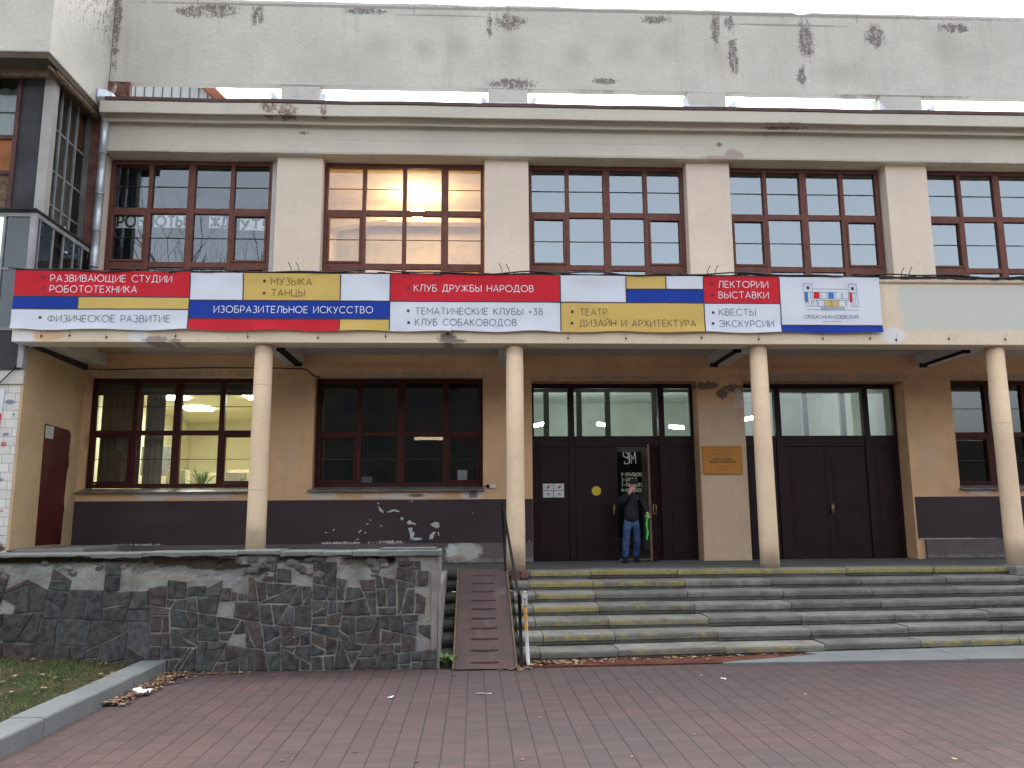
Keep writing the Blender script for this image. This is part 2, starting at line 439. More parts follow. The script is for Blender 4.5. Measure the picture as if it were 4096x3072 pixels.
M['lowplinth'] = plaster('lower plinth', (.11, .095, .095), .15, 1.5, bump=.3, stains=[
    ((.42, .41, .37), [(-.95, 1.26, .42, .24)], 4, .5, .9), ((.45, .5, .48), [(-1.18, 1.3, .13, .16)], 5, .5, .9), ((.3, .2, .17), [(-1.05, 1.15, .18, .07)], 8, .6, .7), ((.2, .18, .18), [(0, 1.1, 12, .04)], 4, .8, .8)])
M['frame'] = paint('oxblood window paint', (.125, .05, .04), .15, 6, .55, .2)
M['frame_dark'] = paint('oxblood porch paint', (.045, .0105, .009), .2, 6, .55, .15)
M['door'] = paint('dark door paint', (.016, .0062, .0075), .25, 5, .5, .18, .2, 25)
M['glass'] = glass('window glass', .185, (.79, .91, 1.0))
M['glass_first'] = glass('first window glass', .085, (.80, .91, 1.0))
M['glass_low'] = glass('porch window glass', .055, (.9, .96, 1.0))
M['bar'] = paint('thin glazing bar', (.03, .025, .025), .1, 5, .6)
M['metal_dark'] = paint('dark metal', (.012, .0105, .011), .2, 10, .6, .15)
M['chip'] = plaster('bare plaster under paint', (.42, .43, .45), .15, 6, bump=.5, grit=.0)
M['roof_sheet'] = paint('grey roof sheet', (.26, .265, .28), .15, 2, .6, .3)
M['roof_edge'] = paint('brown roof edging', (.075, .035, .03), .25, 3, .6, .4)
M['zinc'] = paint('galvanised zinc', (.46, .51, .56), .16, 4, .38, .5, .12, 14, .55)
M['sill'] = paint('dull tin sill', (.16, .16, .155), .35, 5, .5, .5, .3, 9, .2)
M['black'] = paint('black rubber', (.012, .012, .014), .1, 5, .6)
M['bitumen'] = plaster('bitumen edge', (.045, .04, .042), .3, 3, bump=.8, grit=.0, rough=.8)
M['concrete'] = plaster('grey concrete', (.19, .193, .187), .14, 1.2, bump=.6, streak=.15)
M['kerb'] = plaster('kerb concrete', (.155, .165, .166), .10, 2.2, bump=.5, bscale=70)
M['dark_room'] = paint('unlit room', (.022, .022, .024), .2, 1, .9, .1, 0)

def mk_paving():
    t = NT('red concrete paving')
    p = t.pos()
    br = t.t.nodes.new('ShaderNodeTexBrick')
    t.put(p, br.inputs['Vector'])
    br.offset = 0.0; br.squash = 1.0
    br.inputs['Scale'].default_value = 1.0
    br.inputs['Brick Width'].default_value = .2016
    br.inputs['Row Height'].default_value = .1008
    br.inputs['Mortar Size'].default_value = .0035
    br.inputs['Mortar Smooth'].default_value = .6
    br.inputs['Bias'].default_value = 0.0
    br.inputs['Color1'].default_value = (.80, .80, .82, 1); br.inputs['Color2'].default_value = (1.2, 1.17, 1.16, 1)
    br.inputs['Mortar'].default_value = (.42, .40, .38, 1)
    xs = t.sep(p)
    # long joints running to the building: opened wider than the cross joints
    fx = t.op('FRACT', t.op('DIVIDE', t.op('ADD', xs[0], t.op('MULTIPLY', t.op('SUBTRACT', t.noise(5, 2), .5), .014)), .2016))
    dj = t.op('MINIMUM', fx, t.op('SUBTRACT', 1.0, fx))
    jl = t.op('SUBTRACT', 1.0, t.rng(dj, .014, .05))
    red = t.rng(t.noise(.38, 4, .6), .42, .62)
    base = t.mix(red, (.060, .0425, .043), (.074, .0425, .042))
    left = t.rng(xs[0], .5, -2.5); base = t.mix(t.op('MULTIPLY', left, .35), base, (.092, .046, .042))
    base = t.mix(t.op('MULTIPLY', t.rng(t.noise(1.4, 5, .7), .5, .75), .5), base, (.045, .038, .038))
    col = t.mix(1.0, base, br.outputs['Color'], 'MULTIPLY')
    col = t.mix(t.op('MULTIPLY', t.noise(60, 3, .8), .5), col, (.10, .08, .079))
    col = t.mix(t.op('MULTIPLY', t.rng(t.noise(120, 2, .6), .62, .8), .6), col, (.05, .04, .04))
    col = t.mix(t.op('MULTIPLY', t.rng(t.noise(.9, 6, .75), .55, .7), .45), col, (.032, .027, .027))
    col = t.mix(t.op('MULTIPLY', t.rng(t.noise(3.1, 5, .8), .62, .74), .4), col, (.12, .105, .10))
    wear = t.rng(t.noise(2.3, 3, .6), .3, .6)
    col = t.mix(t.op('MULTIPLY', jl, t.op('ADD', .4, t.op('MULTIPLY', wear, .5))), col, (.035, .03, .028))
    h = t.op('SUBTRACT', t.op('MULTIPLY', t.noise(90, 4, .7), .35), t.op('ADD', t.op('MULTIPLY', jl, 1.2), t.op('MULTIPLY', br.outputs['Fac'], .6)))
    t.bump(h, .5, .008)
    return t.fin(col, .82, .25)
M['paving'] = mk_paving()
M['soil'] = plaster('red-brown soil', (.105, .04, .027), .3, 3, bump=1.0, bscale=50, grit=.0)
def mk_lawn():
    t = NT('lawn soil')
    col = t.mix(t.rng(t.noise(1.6, 5, .7), .4, .62), (.035, .05, .018), (.075, .062, .032))
    col = t.mix(t.rng(t.noise(30, 3, .7), .5, .8), col, (.02, .018, .012))
    t.bump(t.noise(25, 5, .7), 1.0, .04)
    return t.fin(col, .95, .1)
M['lawn'] = mk_lawn()
M['stone'] = vcol('facing stone', .78, .3, .8, 28, .28, 11)
M['slab'] = None
def mk_slab():
    """worn concrete step slabs; flaked yellow paint only where the slab's own paint value asks for it, on its front nose"""
    t = NT('step slab concrete')
    a = t.sep(t.attr('col'))
    base = t.mix(t.rng(t.noise(1.6, 5, .7), .3, .7), (.135, .131, .113), (.25, .243, .218))
    base = t.mix(t.op('MULTIPLY', t.rng(t.noise(4, 5, .75, mul=(.5, 1, 1)), .5, .72), .75), base, (.085, .075, .062))
    base = t.mix(t.op('MULTIPLY', t.noise(70, 3, .8), .3), base, (.3, .3, .29))
    base = t.mix(t.rng(t.noise(2.4, 4, .7), .62, .8), base, (.07, .075, .045))
    tn = t.t.nodes.new('ShaderNodeCombineXYZ')
    tv = t.op('ADD', .52, t.op('MULTIPLY', a[1], .6))
    for q in range(3): t.put(tv, tn.inputs[q])
    tone = tn.outputs[0]
    base = t.mix(1.0, base, tone, 'MULTIPLY')
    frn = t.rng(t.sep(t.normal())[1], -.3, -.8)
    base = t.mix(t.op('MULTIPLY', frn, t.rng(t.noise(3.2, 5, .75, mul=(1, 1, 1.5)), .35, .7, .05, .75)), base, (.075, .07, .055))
    nrm = t.sep(t.normal())
    front = t.rng(nrm[1], -.35, -.75)
    pk = t.op('MULTIPLY', t.rng(t.op('ADD', t.op('SUBTRACT', t.op('MULTIPLY', a[0], 1.1), .55), t.op('MULTIPLY', t.op('SUBTRACT', t.noise(5.5, 5, .75, mul=(1, 1, 1.5)), .5), 1.5)), -.08, .2), front)
    pk = t.op('MULTIPLY', pk, a[2])
    yel = t.mix(t.noise(12, 4, .7), (.35, .295, .06), (.21, .18, .06))
    pk = t.op('MULTIPLY', pk, t.rng(t.noise(9, 6, .85, mul=(1, 1, .6)), .38, .6, .25, .9))
    col = t.mix(pk, base, yel)
    t.bump(t.op('ADD', t.noise(60, 4, .7), t.op('MULTIPLY', t.noise(6, 4, .6), 1.5)), .6, .014)
    return t.fin(col, .85, .25)
M['slab'] = mk_slab()
def mk_brick():
    t = NT('whitewashed brick')
    p = t.pos(); xs = t.sep(p)
    cv = t.t.nodes.new('ShaderNodeCombineXYZ')
    t.put(t.op('ADD', xs[0], xs[1]), cv.inputs[0]); t.put(xs[2], cv.inputs[1])
    br = t.t.nodes.new('ShaderNodeTexBrick')
    t.put(cv.outputs[0], br.inputs['Vector'])
    br.inputs['Scale'].default_value = 1.0
    br.inputs['Brick Width'].default_value = .26; br.inputs['Row Height'].default_value = .155
    br.inputs['Mortar Size'].default_value = .006; br.inputs['Mortar Smooth'].default_value = .3
    br.inputs['Color1'].default_value = (.56, .55, .53, 1); br.inputs['Color2'].default_value = (.66, .65, .62, 1)
    br.inputs['Mortar'].default_value = (.3, .29, .28, 1)
    col = t.mix(t.op('MULTIPLY', t.rng(t.noise(5, 4, .7), .5, .75), .4), br.outputs['Color'], (.4, .37, .35))
    k = t.blobs([(-8.93, 4.02, .1, .05), (-8.95, 3.45, .07, .035), (-8.98, 2.66, .07, .04), (-9.02, 1.85, .06, .035), (-8.85, 3.8, .03, .02), (-9.0, 1.7, .15, .02)], 25, .8, .3)
    col = t.mix(t.op('MULTIPLY', k, .75), col, (.1, .13, .2))
    k = t.blobs([(-8.97, 3.28, .06, .05), (-8.97, 2.15, .05, .06), (-9.0, 2.03, .08, .06), (-8.9, 2.12, .03, .02)], 25, .8, .3)
    col = t.mix(t.op('MULTIPLY', k, .8), col, (.35, .07, .05))
    col = t.mix(t.blobs([(-9.0, 1.5, .3, .1)], 8, .7, .3), col, (.09, .045, .04))
    t.bump(t.op('SUBTRACT', t.op('MULTIPLY', t.noise(30, 3), .4), br.outputs['Fac']), .5, .008)
    return t.fin(col, .85, .2)
M['brick'] = mk_brick()
M['side'] = plaster('cream side wall', (.50, .36, .22), .08, 1.2, bump=.4, bscale=18, streak=.15)
M['old_brick'] = plaster('bare red brick', (.17, .085, .07), .35, 4, bump=.9, bscale=22, grit=.0)
M['tower_metal'] = paint('grey glazing metal', (.23, .24, .255), .2, 4, .55, .4)
M['tower_panel'] = plaster('dark grey panel', (.05, .053, .06), .2, 1.5, bump=.2, grit=.0)
M['tower_pillar'] = plaster('pale corner pillar', (.36, .355, .34), .08, 2, bump=.25)
M['tower_glass'] = glass('sooty tower glass', .03, (.75, .85, .9))
M['timber'] = paint('weathered timber', (.14, .10, .07), .35, 9, .85, .1, .4, 30)
M['ply'] = paint('orange plywood panel', (.27, .10, .04), .2, 3, .7, .2)

# ------------------------------------------------------------------ ground
def struct(name, mb, mat, **k):
    o = mb.build(name, mat, **k); o['kind'] = 'structure'; return o
g = MB()
g.quad((-70, -90, -.004), (90, -90, -.004), (90, 60, -.004), (-70, 60, -.004))
struct('ground', g, M['concrete'])
g = MB()
g.quad((-4.9, -60, 0), (40, -60, 0), (40, -2.0, 0), (-4.9, -2.0, 0))
struct('paving', g, M['paving'])
# lawn patch: gently rising bank left of the kerb
def lawn_z(x, y):
    return .10+.030*max(0, -5.0-x)*2.6*max(0, min(1, (y+9)/5.5))+.022*mnoise.noise(Vector((x*1.7, y*1.7, 0)))
g = MB(); nx, ny = 46, 50
xs = [-14+i*(9.03/nx) for i in range(nx+1)]; ys = [-14+i*(10.72/ny) for i in range(ny+1)]
for y in ys:
    for x in xs: g.v.append((x, y, lawn_z(x, y)))
for j in range(ny):
    for i in range(nx): g.face([j*(nx+1)+i, j*(nx+1)+i+1, (j+1)*(nx+1)+i+1, (j+1)*(nx+1)+i])
struct('lawn', g, M['lawn'], smooth=True)

# ------------------------------------------------------------------ main building
B = thing('culture_hall', (0, 2.3, 0), 'long cream and ochre hall with columned porch, tall upper windows and a floating parapet', 'building')
XL, XR = -8.72, 14.2
# ground floor wall with openings
OPN = [(-8.62, -5.18, 2.50, 4.85), (-4.03, -.55, 2.50, 4.85), (.47, 3.98, 1.05, 4.78), (4.97, 8.46, 1.05, 4.78), (9.5, 12.95, 2.46, 4.82)]
w = MB(); x = XL
for k, (a, b, z0, z1) in enumerate(OPN):
    w.box(x, a, 2.3, 2.78, 1.0, 5.4); w.box(a, b, 2.3, 2.78, z1, 5.4)
    if z0 > 1.2: w.box(a, b, 2.3, 2.78, 1.0, z0)
    x = b
w.box(x, XR, 2.3, 2.78, 1.0, 5.4)
w.build('wall', M['wall'], B)
w = MB()
w.box(3.985, 4.965, 2.294, 2.31, 1.05, 4.2)
w.build('door_pillar', M['pillar'], B)
for a, b in ((XL+.01, .465), (8.5, XR)):
    w = MB(); w.box(a, b, 2.28, 2.32, 1.44, 2.32); PL = w.build('plinth', M['plinth'], B, bevel=.006); PLS = globals().get('PLS', [])+[PL]
def chip(pts, jit=.012, seed=0):
    rnd = random.Random(seed); r = []
    for q in range(len(pts)):
        a, b = Vector(pts[q]), Vector(pts[(q+1) % len(pts)]); n = max(1, int((b-a).length/.035))
        for e in range(n):
            c = a.lerp(b, e/n); j = jit if e else jit*.4; r.append((c.x+rnd.uniform(-j, j), c.y+rnd.uniform(-j, j)))
    m_ = MB(); m_.prism(r, 'y', 2.2785, 2.2805); m_.build('peeled_patch', M['chip'], PLS[0])
def tpx(x, y):      # facade survey: position on the plinth face
    return (-2.69+(x-1070)*.00235, 2.19-(y-1060)*.00222)
for k, P_ in enumerate([[(1070, 1062), (1090, 1066), (1125, 1112), (1112, 1122), (1085, 1100)], [(1150, 1112), (1185, 1094), (1225, 1090), (1260, 1106), (1250, 1116), (1215, 1106), (1165, 1118)],
    [(1330, 1010), (1368, 1012), (1374, 1026), (1360, 1018)], [(1322, 1212), (1345, 1186), (1372, 1206), (1406, 1226), (1340, 1226)], [(1335, 1256), (1368, 1252), (1372, 1290), (1394, 1300), (1388, 1322), (1380, 1362), (1356, 1360), (1350, 1310)],
    [(1362, 1352), (1420, 1346), (1462, 1350), (1440, 1366), (1370, 1368)], [(1520, 1224), (1560, 1208), (1598, 1210), (1606, 1246), (1585, 1264), (1545, 1246)], [(1522, 1318), (1550, 1292), (1580, 1296), (1560, 1318), (1548, 1360), (1512, 1362)],
    [(1588, 1296), (1602, 1298), (1604, 1326), (1592, 1328)], [(1266, 1166), (1284, 1158), (1296, 1174), (1280, 1192)], [(1066, 1026), (1084, 1028), (1076, 1046)], [(1000, 1178), (1022, 1182), (1010, 1192)], [(974, 1216), (1000, 1212), (984, 1226)],
    [(1096, 1234), (1114, 1232), (1104, 1248)], [(906, 1296), (934, 1268), (938, 1280), (914, 1300)], [(962, 1290), (978, 1292), (970, 1310)], [(684, 1276), (712, 1258), (704, 1274)], [(626, 1288), (650, 1290), (634, 1304)], [(888, 1362), (918, 1344), (904, 1364)],
    [(986, 1384), (1018, 1380), (1008, 1392)], [(606, 1386), (640, 1382), (634, 1396)], [(700, 1392), (736, 1386), (716, 1400)], [(1172, 1386), (1196, 1382), (1184, 1392)], [(1886, 1122), (1896, 1124), (1890, 1132)]]):
    chip([tpx(*p) for p in P_], .010 if k < 9 else .004, k)
for a, b in ((-8.7, .466), (8.63, XR)):
    w = MB(); w.box(a, b, 2.22, 2.32, 1.05, 1.443); w.build('plinth_base', M['lowplinth'], B, bevel=.01)

def window(x0, x1, z0, z1, Y, mull, rails, sashes, mf, mg, sill=None, label=None, bars=True, seed=0):
    """frame mesh is the window itself; glass, sashes, thin bars and sill are its sub-parts"""
    rnd = random.Random(seed)
    fw_ = .072; e = .004
    f = MB()
    x0 += e; x1 -= e; z1 -= e; z0 += e
    f.box(x0, x0+fw_, Y, Y+.11, z0, z1); f.box(x1-fw_, x1, Y, Y+.11, z0, z1)
    f.box(x0+fw_, x1-fw_, Y+.003, Y+.11, z1-.09, z1); f.box(x0+fw_, x1-fw_, Y+.003, Y+.11, z0, z0+.09)
    for xm, wm in mull: f.box(xm-wm/2, xm+wm/2, Y-.006, Y+.1, z0+.09, z1-.09)
    xe = [x0+fw_]+[q for xm, wm in mull for q in (xm-wm/2, xm+wm/2)]+[x1-fw_]
    cols = [(xe[2*i], xe[2*i+1]) for i in range(len(xe)//2)]
    for zr, wr in rails:
        for a, b in cols: f.box(a, b, Y+.004, Y+.095, zr-wr/2, zr+wr/2)
    win = f.build('window', mf, B, bevel=.006)
    if label: win['label'] = label
    ze = [z1-.09]+[q for zr, wr in rails for q in (zr+wr/2, zr-wr/2)]+[z0+.09]
    rows = [(ze[2*i+1], ze[2*i]) for i in range(len(ze)//2)]
    p = MB(); brs = []
    for ci, (a, b) in enumerate(cols):
        for ri, (c, d) in enumerate(rows):
            sh = .048 if (ci, ri) in sashes else 0
            t1, t2 = rnd.uniform(-.004, .004), rnd.uniform(-.004, .004)
            p.quad((a+sh, Y+.055+t1, c+sh), (b-sh, Y+.055-t1, c+sh), (b-sh, Y+.055-t1+t2, d-sh), (a+sh, Y+.055+t1+t2, d-sh))
            if bars and d-c > .6:
                zc = (c+d)/2; br = MB(); br.box(a+sh, b-sh, Y+.035, Y+.049, zc-.006, zc+.006); brs.append(br)
            if sh:
                s_ = MB()
                s_.box(a+.004, a+sh, Y-.02, Y+.06, c+.004, d-.004); s_.box(b-sh, b-.004, Y-.02, Y+.06, c+.004, d-.004)
                s_.box(a+sh, b-sh, Y-.017, Y+.06, d-sh, d-.004); s_.box(a+sh, b-sh, Y-.017, Y+.06, c+.004, c+sh)
                s_.build('sash', mf, win, bevel=.005)
    p.build('pane', mg, win)
    for br in brs: br.build('glazing_bar', M['bar'], win)
    if sill:
        s_ = MB(); xa, xb, zs = sill
        s_.prism([(2.17, zs-.035), (2.17, zs-.02), (Y-.01, zs+.055), (Y-.01, zs-.035)], 'x', xa, xb)
        s_.build('sill', M['sill'], win)
    return win
# upper storey
PIERS = [(-8.72, -8.63), (-5.0, -4.02), (-.51, .45), (3.95, 4.92), (8.47, 9.42), (13.0, 14.2)]
for a, b in PIERS:
    w = MB(); w.box(a, b, 2.3, 2.95, 6.2, 9.705); w.build('pier', M['pier'], B, bevel=.012)
UW = [(-8.63, -5.0), (-4.02, -.51), (.45, 3.95), (4.92, 8.47), (9.42, 13.0)]
for a, b in UW:
    w = MB(); w.box(a, b, 2.62, 2.9, 6.2, 6.745); w.build('spandrel', M['pier'], B)
UL = ['upper window with pasted paper letters and bare trees reflected', 'upper window lit warm yellow from inside', 'upper window above the middle of the banner, grey sky reflected',
      'upper window over the right part of the banner, grey sky reflected', 'upper window at the right edge of the photo, grey sky reflected']
sash = [{(0, 1), (3, 1), (0, 2), (3, 2)}, {(0, 1), (0, 2), (3, 2)}, {(0, 1), (3, 1), (0, 2), (3, 2)}, {(0, 1), (3, 1), (0, 2), (3, 2)}, {(0, 1), (0, 2)}]
for k, (a, b) in enumerate(UW):
    xa = a+.012; xb = min(b-.012, a+3.5)
    if k == 0: xb = -5.15
    if k: xa = a+.012
    c0 = (xa+xb)/2; q = (xb-xa)/4
    window(xa, xb, 6.75, 9.69, 2.56, [(c0-q*1.01, .09), (c0+.0, .155 if k != 1 else .09), (c0+q*1.01, .09 if k != 1 else .155)], [(8.545, .125), (7.335, .12)], sash[k], M['frame'], M['glass_first'] if k < 2 else M['glass'], None, UL[k], True, k)
w = MB(); w.box(-5.15, -5.0, 2.54, 2.9, 6.75, 9.7)
w.build('reveal', M['reveal'], B)
# cornice: stepped band, slots added under the steps for darker shade lines
def sweep(name, prof, x0, x1, mat, parent, wob=0, bevel=0):
    m = MB(); n = 40 if wob else 1
    P_ = len(prof)
    for i in range(n+1):
        xx = x0+(x1-x0)*i/n
        dz = wob*mnoise.noise(Vector((xx*.7, 3.1, 0)))
        for (yy, zz) in prof: m.v.append((xx, yy, zz+dz))
    for i in range(n):
        for k in range(P_):
            k2 = (k+1) % P_
            m.face([i*P_+k, i*P_+k2, (i+1)*P_+k2, (i+1)*P_+k])
    m.face([k for k in range(P_-1, -1, -1)]); m.face([n*P_+k for k in range(P_)])
    return m.build(name, mat, parent, bevel=bevel)
CO = sweep('cornice', [(2.95, 9.70), (2.13, 9.70), (2.13, 10.38), (2.02, 10.38), (2.02, 10.30), (1.98, 10.30), (1.98, 10.50), (1.83, 10.50), (1.83, 10.40), (1.78, 10.40), (1.78, 10.66), (2.95, 10.66)], -8.6, XR, M['cornice'], B, .012, .008)
sweep('roof_edging', [(1.85, 10.67), (1.80, 10.665), (1.765, 10.67), (1.765, 10.745), (1.80, 10.765), (1.85, 10.765)], -8.5, XR, M['roof_edge'], CO, .022)
w = MB(); w.box(-8.5, XR, 1.852, 13, 10.69, 10.768); w.build('roof', M['roof_sheet'], B)
# attic beam on stub piers, ragged top
w = MB(); n = 150
random.seed(5)
for i in range(n+1):
    xx = -8.68+(XR+8.68)*i/n
    zt = 13.44+.025*mnoise.noise(Vector((xx*.8, 0, 0)))+.018*mnoise.noise(Vector((xx*4, 5, 0)))
    if abs(xx-6.78) < .14: zt -= .06
    zb = 11.39+.012*mnoise.noise(Vector((xx*2, 9, 0)))
    for (yy, zz) in ((2.3, zb), (2.3, zt-.05), (2.33, zt), (2.52, zt), (2.52, zb+.008)): w.v.append((xx, yy, zz))
for i in range(n):
    for k in range(5):
        k2 = (k+1) % 5; w.face([i*5+k, i*5+k2, (i+1)*5+k2, (i+1)*5+k])
w.face([4, 3, 2, 1, 0]); w.face([n*5+k for k in range(5)])
PB = w.build('parapet', M['parapet'], B)
for a, b in ((-4.98, -4.13), (-.43, .46), (4.05, 4.92), (8.5, 9.46)):
    w = MB(); w.box(a, b, 2.285, 2.70, 10.7, 11.41)
    w.build('parapet_stub', M['parapet'], PB, bevel=.015)
    w = MB(); w.box(a-.03, b+.03, 2.2, 2.28, 10.75, 11.0)
    for q, sg in ((a-.03, -1), (b+.03, 1)):
        w.prism([(q, 10.76), (q+sg*.12, 10.76), (q+sg*.14, 11.12), (q, 10.98)], 'y', 2.08, 2.1)
        w.prism([(2.1, 10.76), (2.28, 10.76), (2.28, 11.0), (2.1, 10.98)], 'x', q-.004, q+.004)
    w.build('stub_flashing', M['zinc'], PB)
random.seed(77); w = MB(); w.box(-9.0, -8.66, 2.28, 2.6, 10.55, 11.39)
for q in range(9): w.box(-8.68+.03*q, -8.5+.03*q, 2.27+random.uniform(0, .1), 2.5, 10.78+.04*q+random.uniform(-.06, .1), 11.0+.05*q, .03)
w.build('broken_brick_corner', M['old_brick'], B)
# canopy
w = MB()
w.prism([(-.25, 5.03), (.2, 5.03), (.2, 5.33), (2.3, 5.33), (2.3, 6.2), (-.2, 6.17), (-.2, 6.28), (-.27, 6.29), (-.29, 6.27), (-.29, 6.2), (-.25, 6.18)], 'x', -8.79, XR)
CN = w.build('canopy', M['fascia'], B, bevel=.01)
w = MB(); w.quad((-8.78, .202, 5.326), (-8.78, 2.298, 5.326), (XR, 2.298, 5.326), (XR, .202, 5.326)); w.build('canopy_ceiling', M['ceiling'], CN)
w = MB(); n = 160
for i in range(n):
    a = -8.8+(XR+8.8)*i/n; b = a+(XR+8.8)/n*1.0
    z = 6.29+.012*mnoise.noise(Vector((a*1.5, 0, 0))); q = random.uniform(.02, .055)
    w.box(a, b, -.30-random.uniform(0, .012), .3, z-q*.7, z+random.uniform(.012, .03))
w.build('bitumen_edge', M['bitumen'], CN)
for xc in (-8.5, -4.47, -.04, 4.44, 8.94, 13.4):
    w = MB(); w.box(xc-.2, xc+.2, .2, 2.3, 5.1, 5.335); w.build('canopy_beam', M['beam'], CN, bevel=.012)
for xc in (-4.5, 0, 4.5, 9.0):
    w = MB()
    zb = 1.44 if xc < -1 else 1.05
    w.lathe([(.168, zb), (.166, zb+.5), (.160, zb+2.2), (.156, 5.035)], xc, 0, 32)
    c = w.build('column', M['column'], B, smooth=True)
    c.data.polygons[-1].use_smooth = False
# porch doors
def door_set(x0, x1, open_leaf, seed):
    f = MB(); Y = 2.7
    sd_ = (x1-x0)
    p1, p2 = x0+.80, x0+.93; p3, p4 = x0+2.75, x0+2.88
    f.box(x0+.004, x0+.07, Y, Y+.1, 1.05, 4.775); f.box(x1-.07, x1-.004, Y, Y+.1, 1.05, 4.775)
    for a, b in ((p1, p2), (p3, p4)): f.box(a, b, Y-.02, Y+.12, 1.05, 4.776)
    for a, b in ((x0+.07, p1), (p2, p3), (p4, x1-.07)):
        f.box(a, b, Y+.003, Y+.1, 4.68, 4.775)
        f.box(a, b, Y+.004, Y+.1, 3.42, 3.65)
    fr = f.build('door_frame', M['door'], B, bevel=.006)
    for a, b in ((x0+.07, p1), (p4, x1-.07)):
        s_ = MB(); s_.box(a, b, Y+.02, Y+.07, 1.05, 3.42)
        s_.box(a+.1, b-.1, Y+.008, Y+.02, 1.2, 2.1); s_.box(a+.1, b-.1, Y+.008, Y+.02, 2.25, 3.3)
        s_.build('side_panel', M['door'], B, bevel=.006)
    g_ = MB()
    for a, b in ((x0+.07, p1), (p2, p3), (p4, x1-.07)): g_.quad((a, Y+.05, 3.65), (b, Y+.05, 3.65), (b, Y+.05, 4.68), (a, Y+.05, 4.68))
    g_.build('transom_pane', M['glass_low'], fr)
    xm = (p2+p3)/2
    for k, (a, b) in enumerate(((p2+.006, xm-.004), (xm+.004, p3-.006))):
        d = MB(); wd = b-a
        hx = wd
        # leaf modelled flat against the frame, hinge at its outer edge
        vs0 = len(d.v)
        d.box(a, b, Y+.015, Y+.06, 1.06, 3.415)
        for (u0_, u1_, v0_, v1_) in ((.14, wd-.14, 1.25, 1.95), (.14, wd-.14, 2.1, 3.2)):
            d.box(a+u0_, a+u1_, Y+.004, Y+.015, v0_, v1_)
            d.box(a+u0_+.05, a+u1_-.05, Y-.004, Y+.004, v0_+.05, v1_-.05)
        h_ = MB(); hxp = b-.09 if k == 0 else a+.09
        if not open_leaf and k == 0: h_ = None
        if h_:
            h_.box(hxp-.02, hxp+.02, Y-.012, Y+.004, 1.98, 2.2)
            h_.tube([(hxp, Y-.01, 2.0), (hxp, Y-.06, 2.01), (hxp, Y-.065, 2.17), (hxp, Y-.01, 2.18)], .011, 8)
            h_.box(hxp-.02, hxp+.02, Y+.06, Y+.075, 1.98, 2.2)
        if open_leaf and k == 1:
            ang = rad(64); ox, oy = b, Y+.03
            def rot(v):
                dx, dy = v[0]-ox, v[1]-oy
                return (ox+dx*math.cos(ang)-dy*math.sin(ang), oy+dx*math.sin(ang)+dy*math.cos(ang), v[2])
            d.v = [rot(v) for v in d.v]; h_.v = [rot(v) for v in h_.v]
            e = MB(); e.box(a-.004, a, Y+.016, Y+.059, 1.07, 3.40); e.v = [rot(v) for v in e.v]
        lf = d.build('door_leaf', M['door'], B, bevel=.004)
        if open_leaf and k == 1:
            lf['label'] = 'open dark door leaf swung out beside the man'
            e.build('worn_edge', paint('bare wood edge', (.13, .075, .055), .3, 9, .7), lf)
        if h_: h_.build('handle', paint('brass handle', (.33, .2, .09), .2, 20, .4, .5, 0, 20, .6), lf, smooth=True)
    return p2, p3
door_set(.47, 3.98, True, 0)
door_set(4.97, 8.46, False, 1)
# ground floor windows
gm = lambda a, b: [(a+.9, .105), ((a+b)/2+.03, .155), (b-.78, .11)]
window(-8.62, -5.18, 2.58, 4.85, 2.5, gm(-8.62, -5.18), [(3.715, .10)], {(0, 1), (3, 1)}, M['frame_dark'], M['glass_low'], (-8.66, -5.14, 2.52), 'lit porch window with curtain and plants inside', True, 11)
window(-4.03, -.55, 2.58, 4.85, 2.5, gm(-4.03, -.55), [(3.69, .10)], {(0, 1), (3, 1)}, M['frame_dark'], M['glass_low'], (-4.1, -.52, 2.53), 'unlit dark porch window left of the doors', True, 12)
window(9.5, 12.95, 2.5, 4.82, 2.5, gm(9.5, 12.95), [(3.64, .11)], {(0, 1), (3, 1)}, M['frame_dark'], M['glass_low'], (9.48, 12.97, 2.5), 'dark porch window right of the doors, half cut by the frame', True, 13)

# rooms behind the glass (open boxes)
def room(name, x0, x1, y0, y1, z0, z1, mat, label=None, floor=None):
    m_ = MB()
    m_.quad((x0, y1, z0), (x1, y1, z0), (x1, y1, z1), (x0, y1, z1))
    m_.quad((x0, y0, z0), (x0, y1, z0), (x0, y1, z1), (x0, y0, z1))
    m_.quad((x1, y0, z0), (x1, y0, z1), (x1, y1, z1), (x1, y1, z0))
    m_.quad((x0, y0, z1), (x0, y1, z1), (x1, y1, z1), (x1, y0, z1))
    m_.quad((x0, y0, z0), (x1, y0, z0), (x1, y1, z0), (x0, y1, z0))
    o = m_.build(name, mat, B)
    if label: o['label'] = label
    return o
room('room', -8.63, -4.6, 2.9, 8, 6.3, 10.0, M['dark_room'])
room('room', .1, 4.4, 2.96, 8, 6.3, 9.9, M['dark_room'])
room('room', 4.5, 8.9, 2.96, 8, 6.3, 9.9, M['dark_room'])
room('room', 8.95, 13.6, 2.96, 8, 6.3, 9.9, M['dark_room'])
M['warm_wall'] = plaster('warm room wall', (.64, .50, .33), .16, 1.0, bump=.3)
room('room', -4.5, -.02, 2.96, 7.2, 6.3, 9.95, M['warm_wall'], 'warm yellow lit room behind the second upper window')
M['office_wall'] = paint('office wall', (.66, .61, .43), .06, 1.0, .85, .2, 0)
room('room', -8.68, -4.5, 2.79, 8.6, 1.5, 4.62, M['office_wall'], 'lit yellowish office behind the porch window')
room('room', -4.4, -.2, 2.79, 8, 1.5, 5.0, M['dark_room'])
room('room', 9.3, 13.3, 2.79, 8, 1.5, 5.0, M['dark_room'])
M['lobby'] = plaster('lobby wall', (.55, .60, .55), .12, .7, bump=.05)
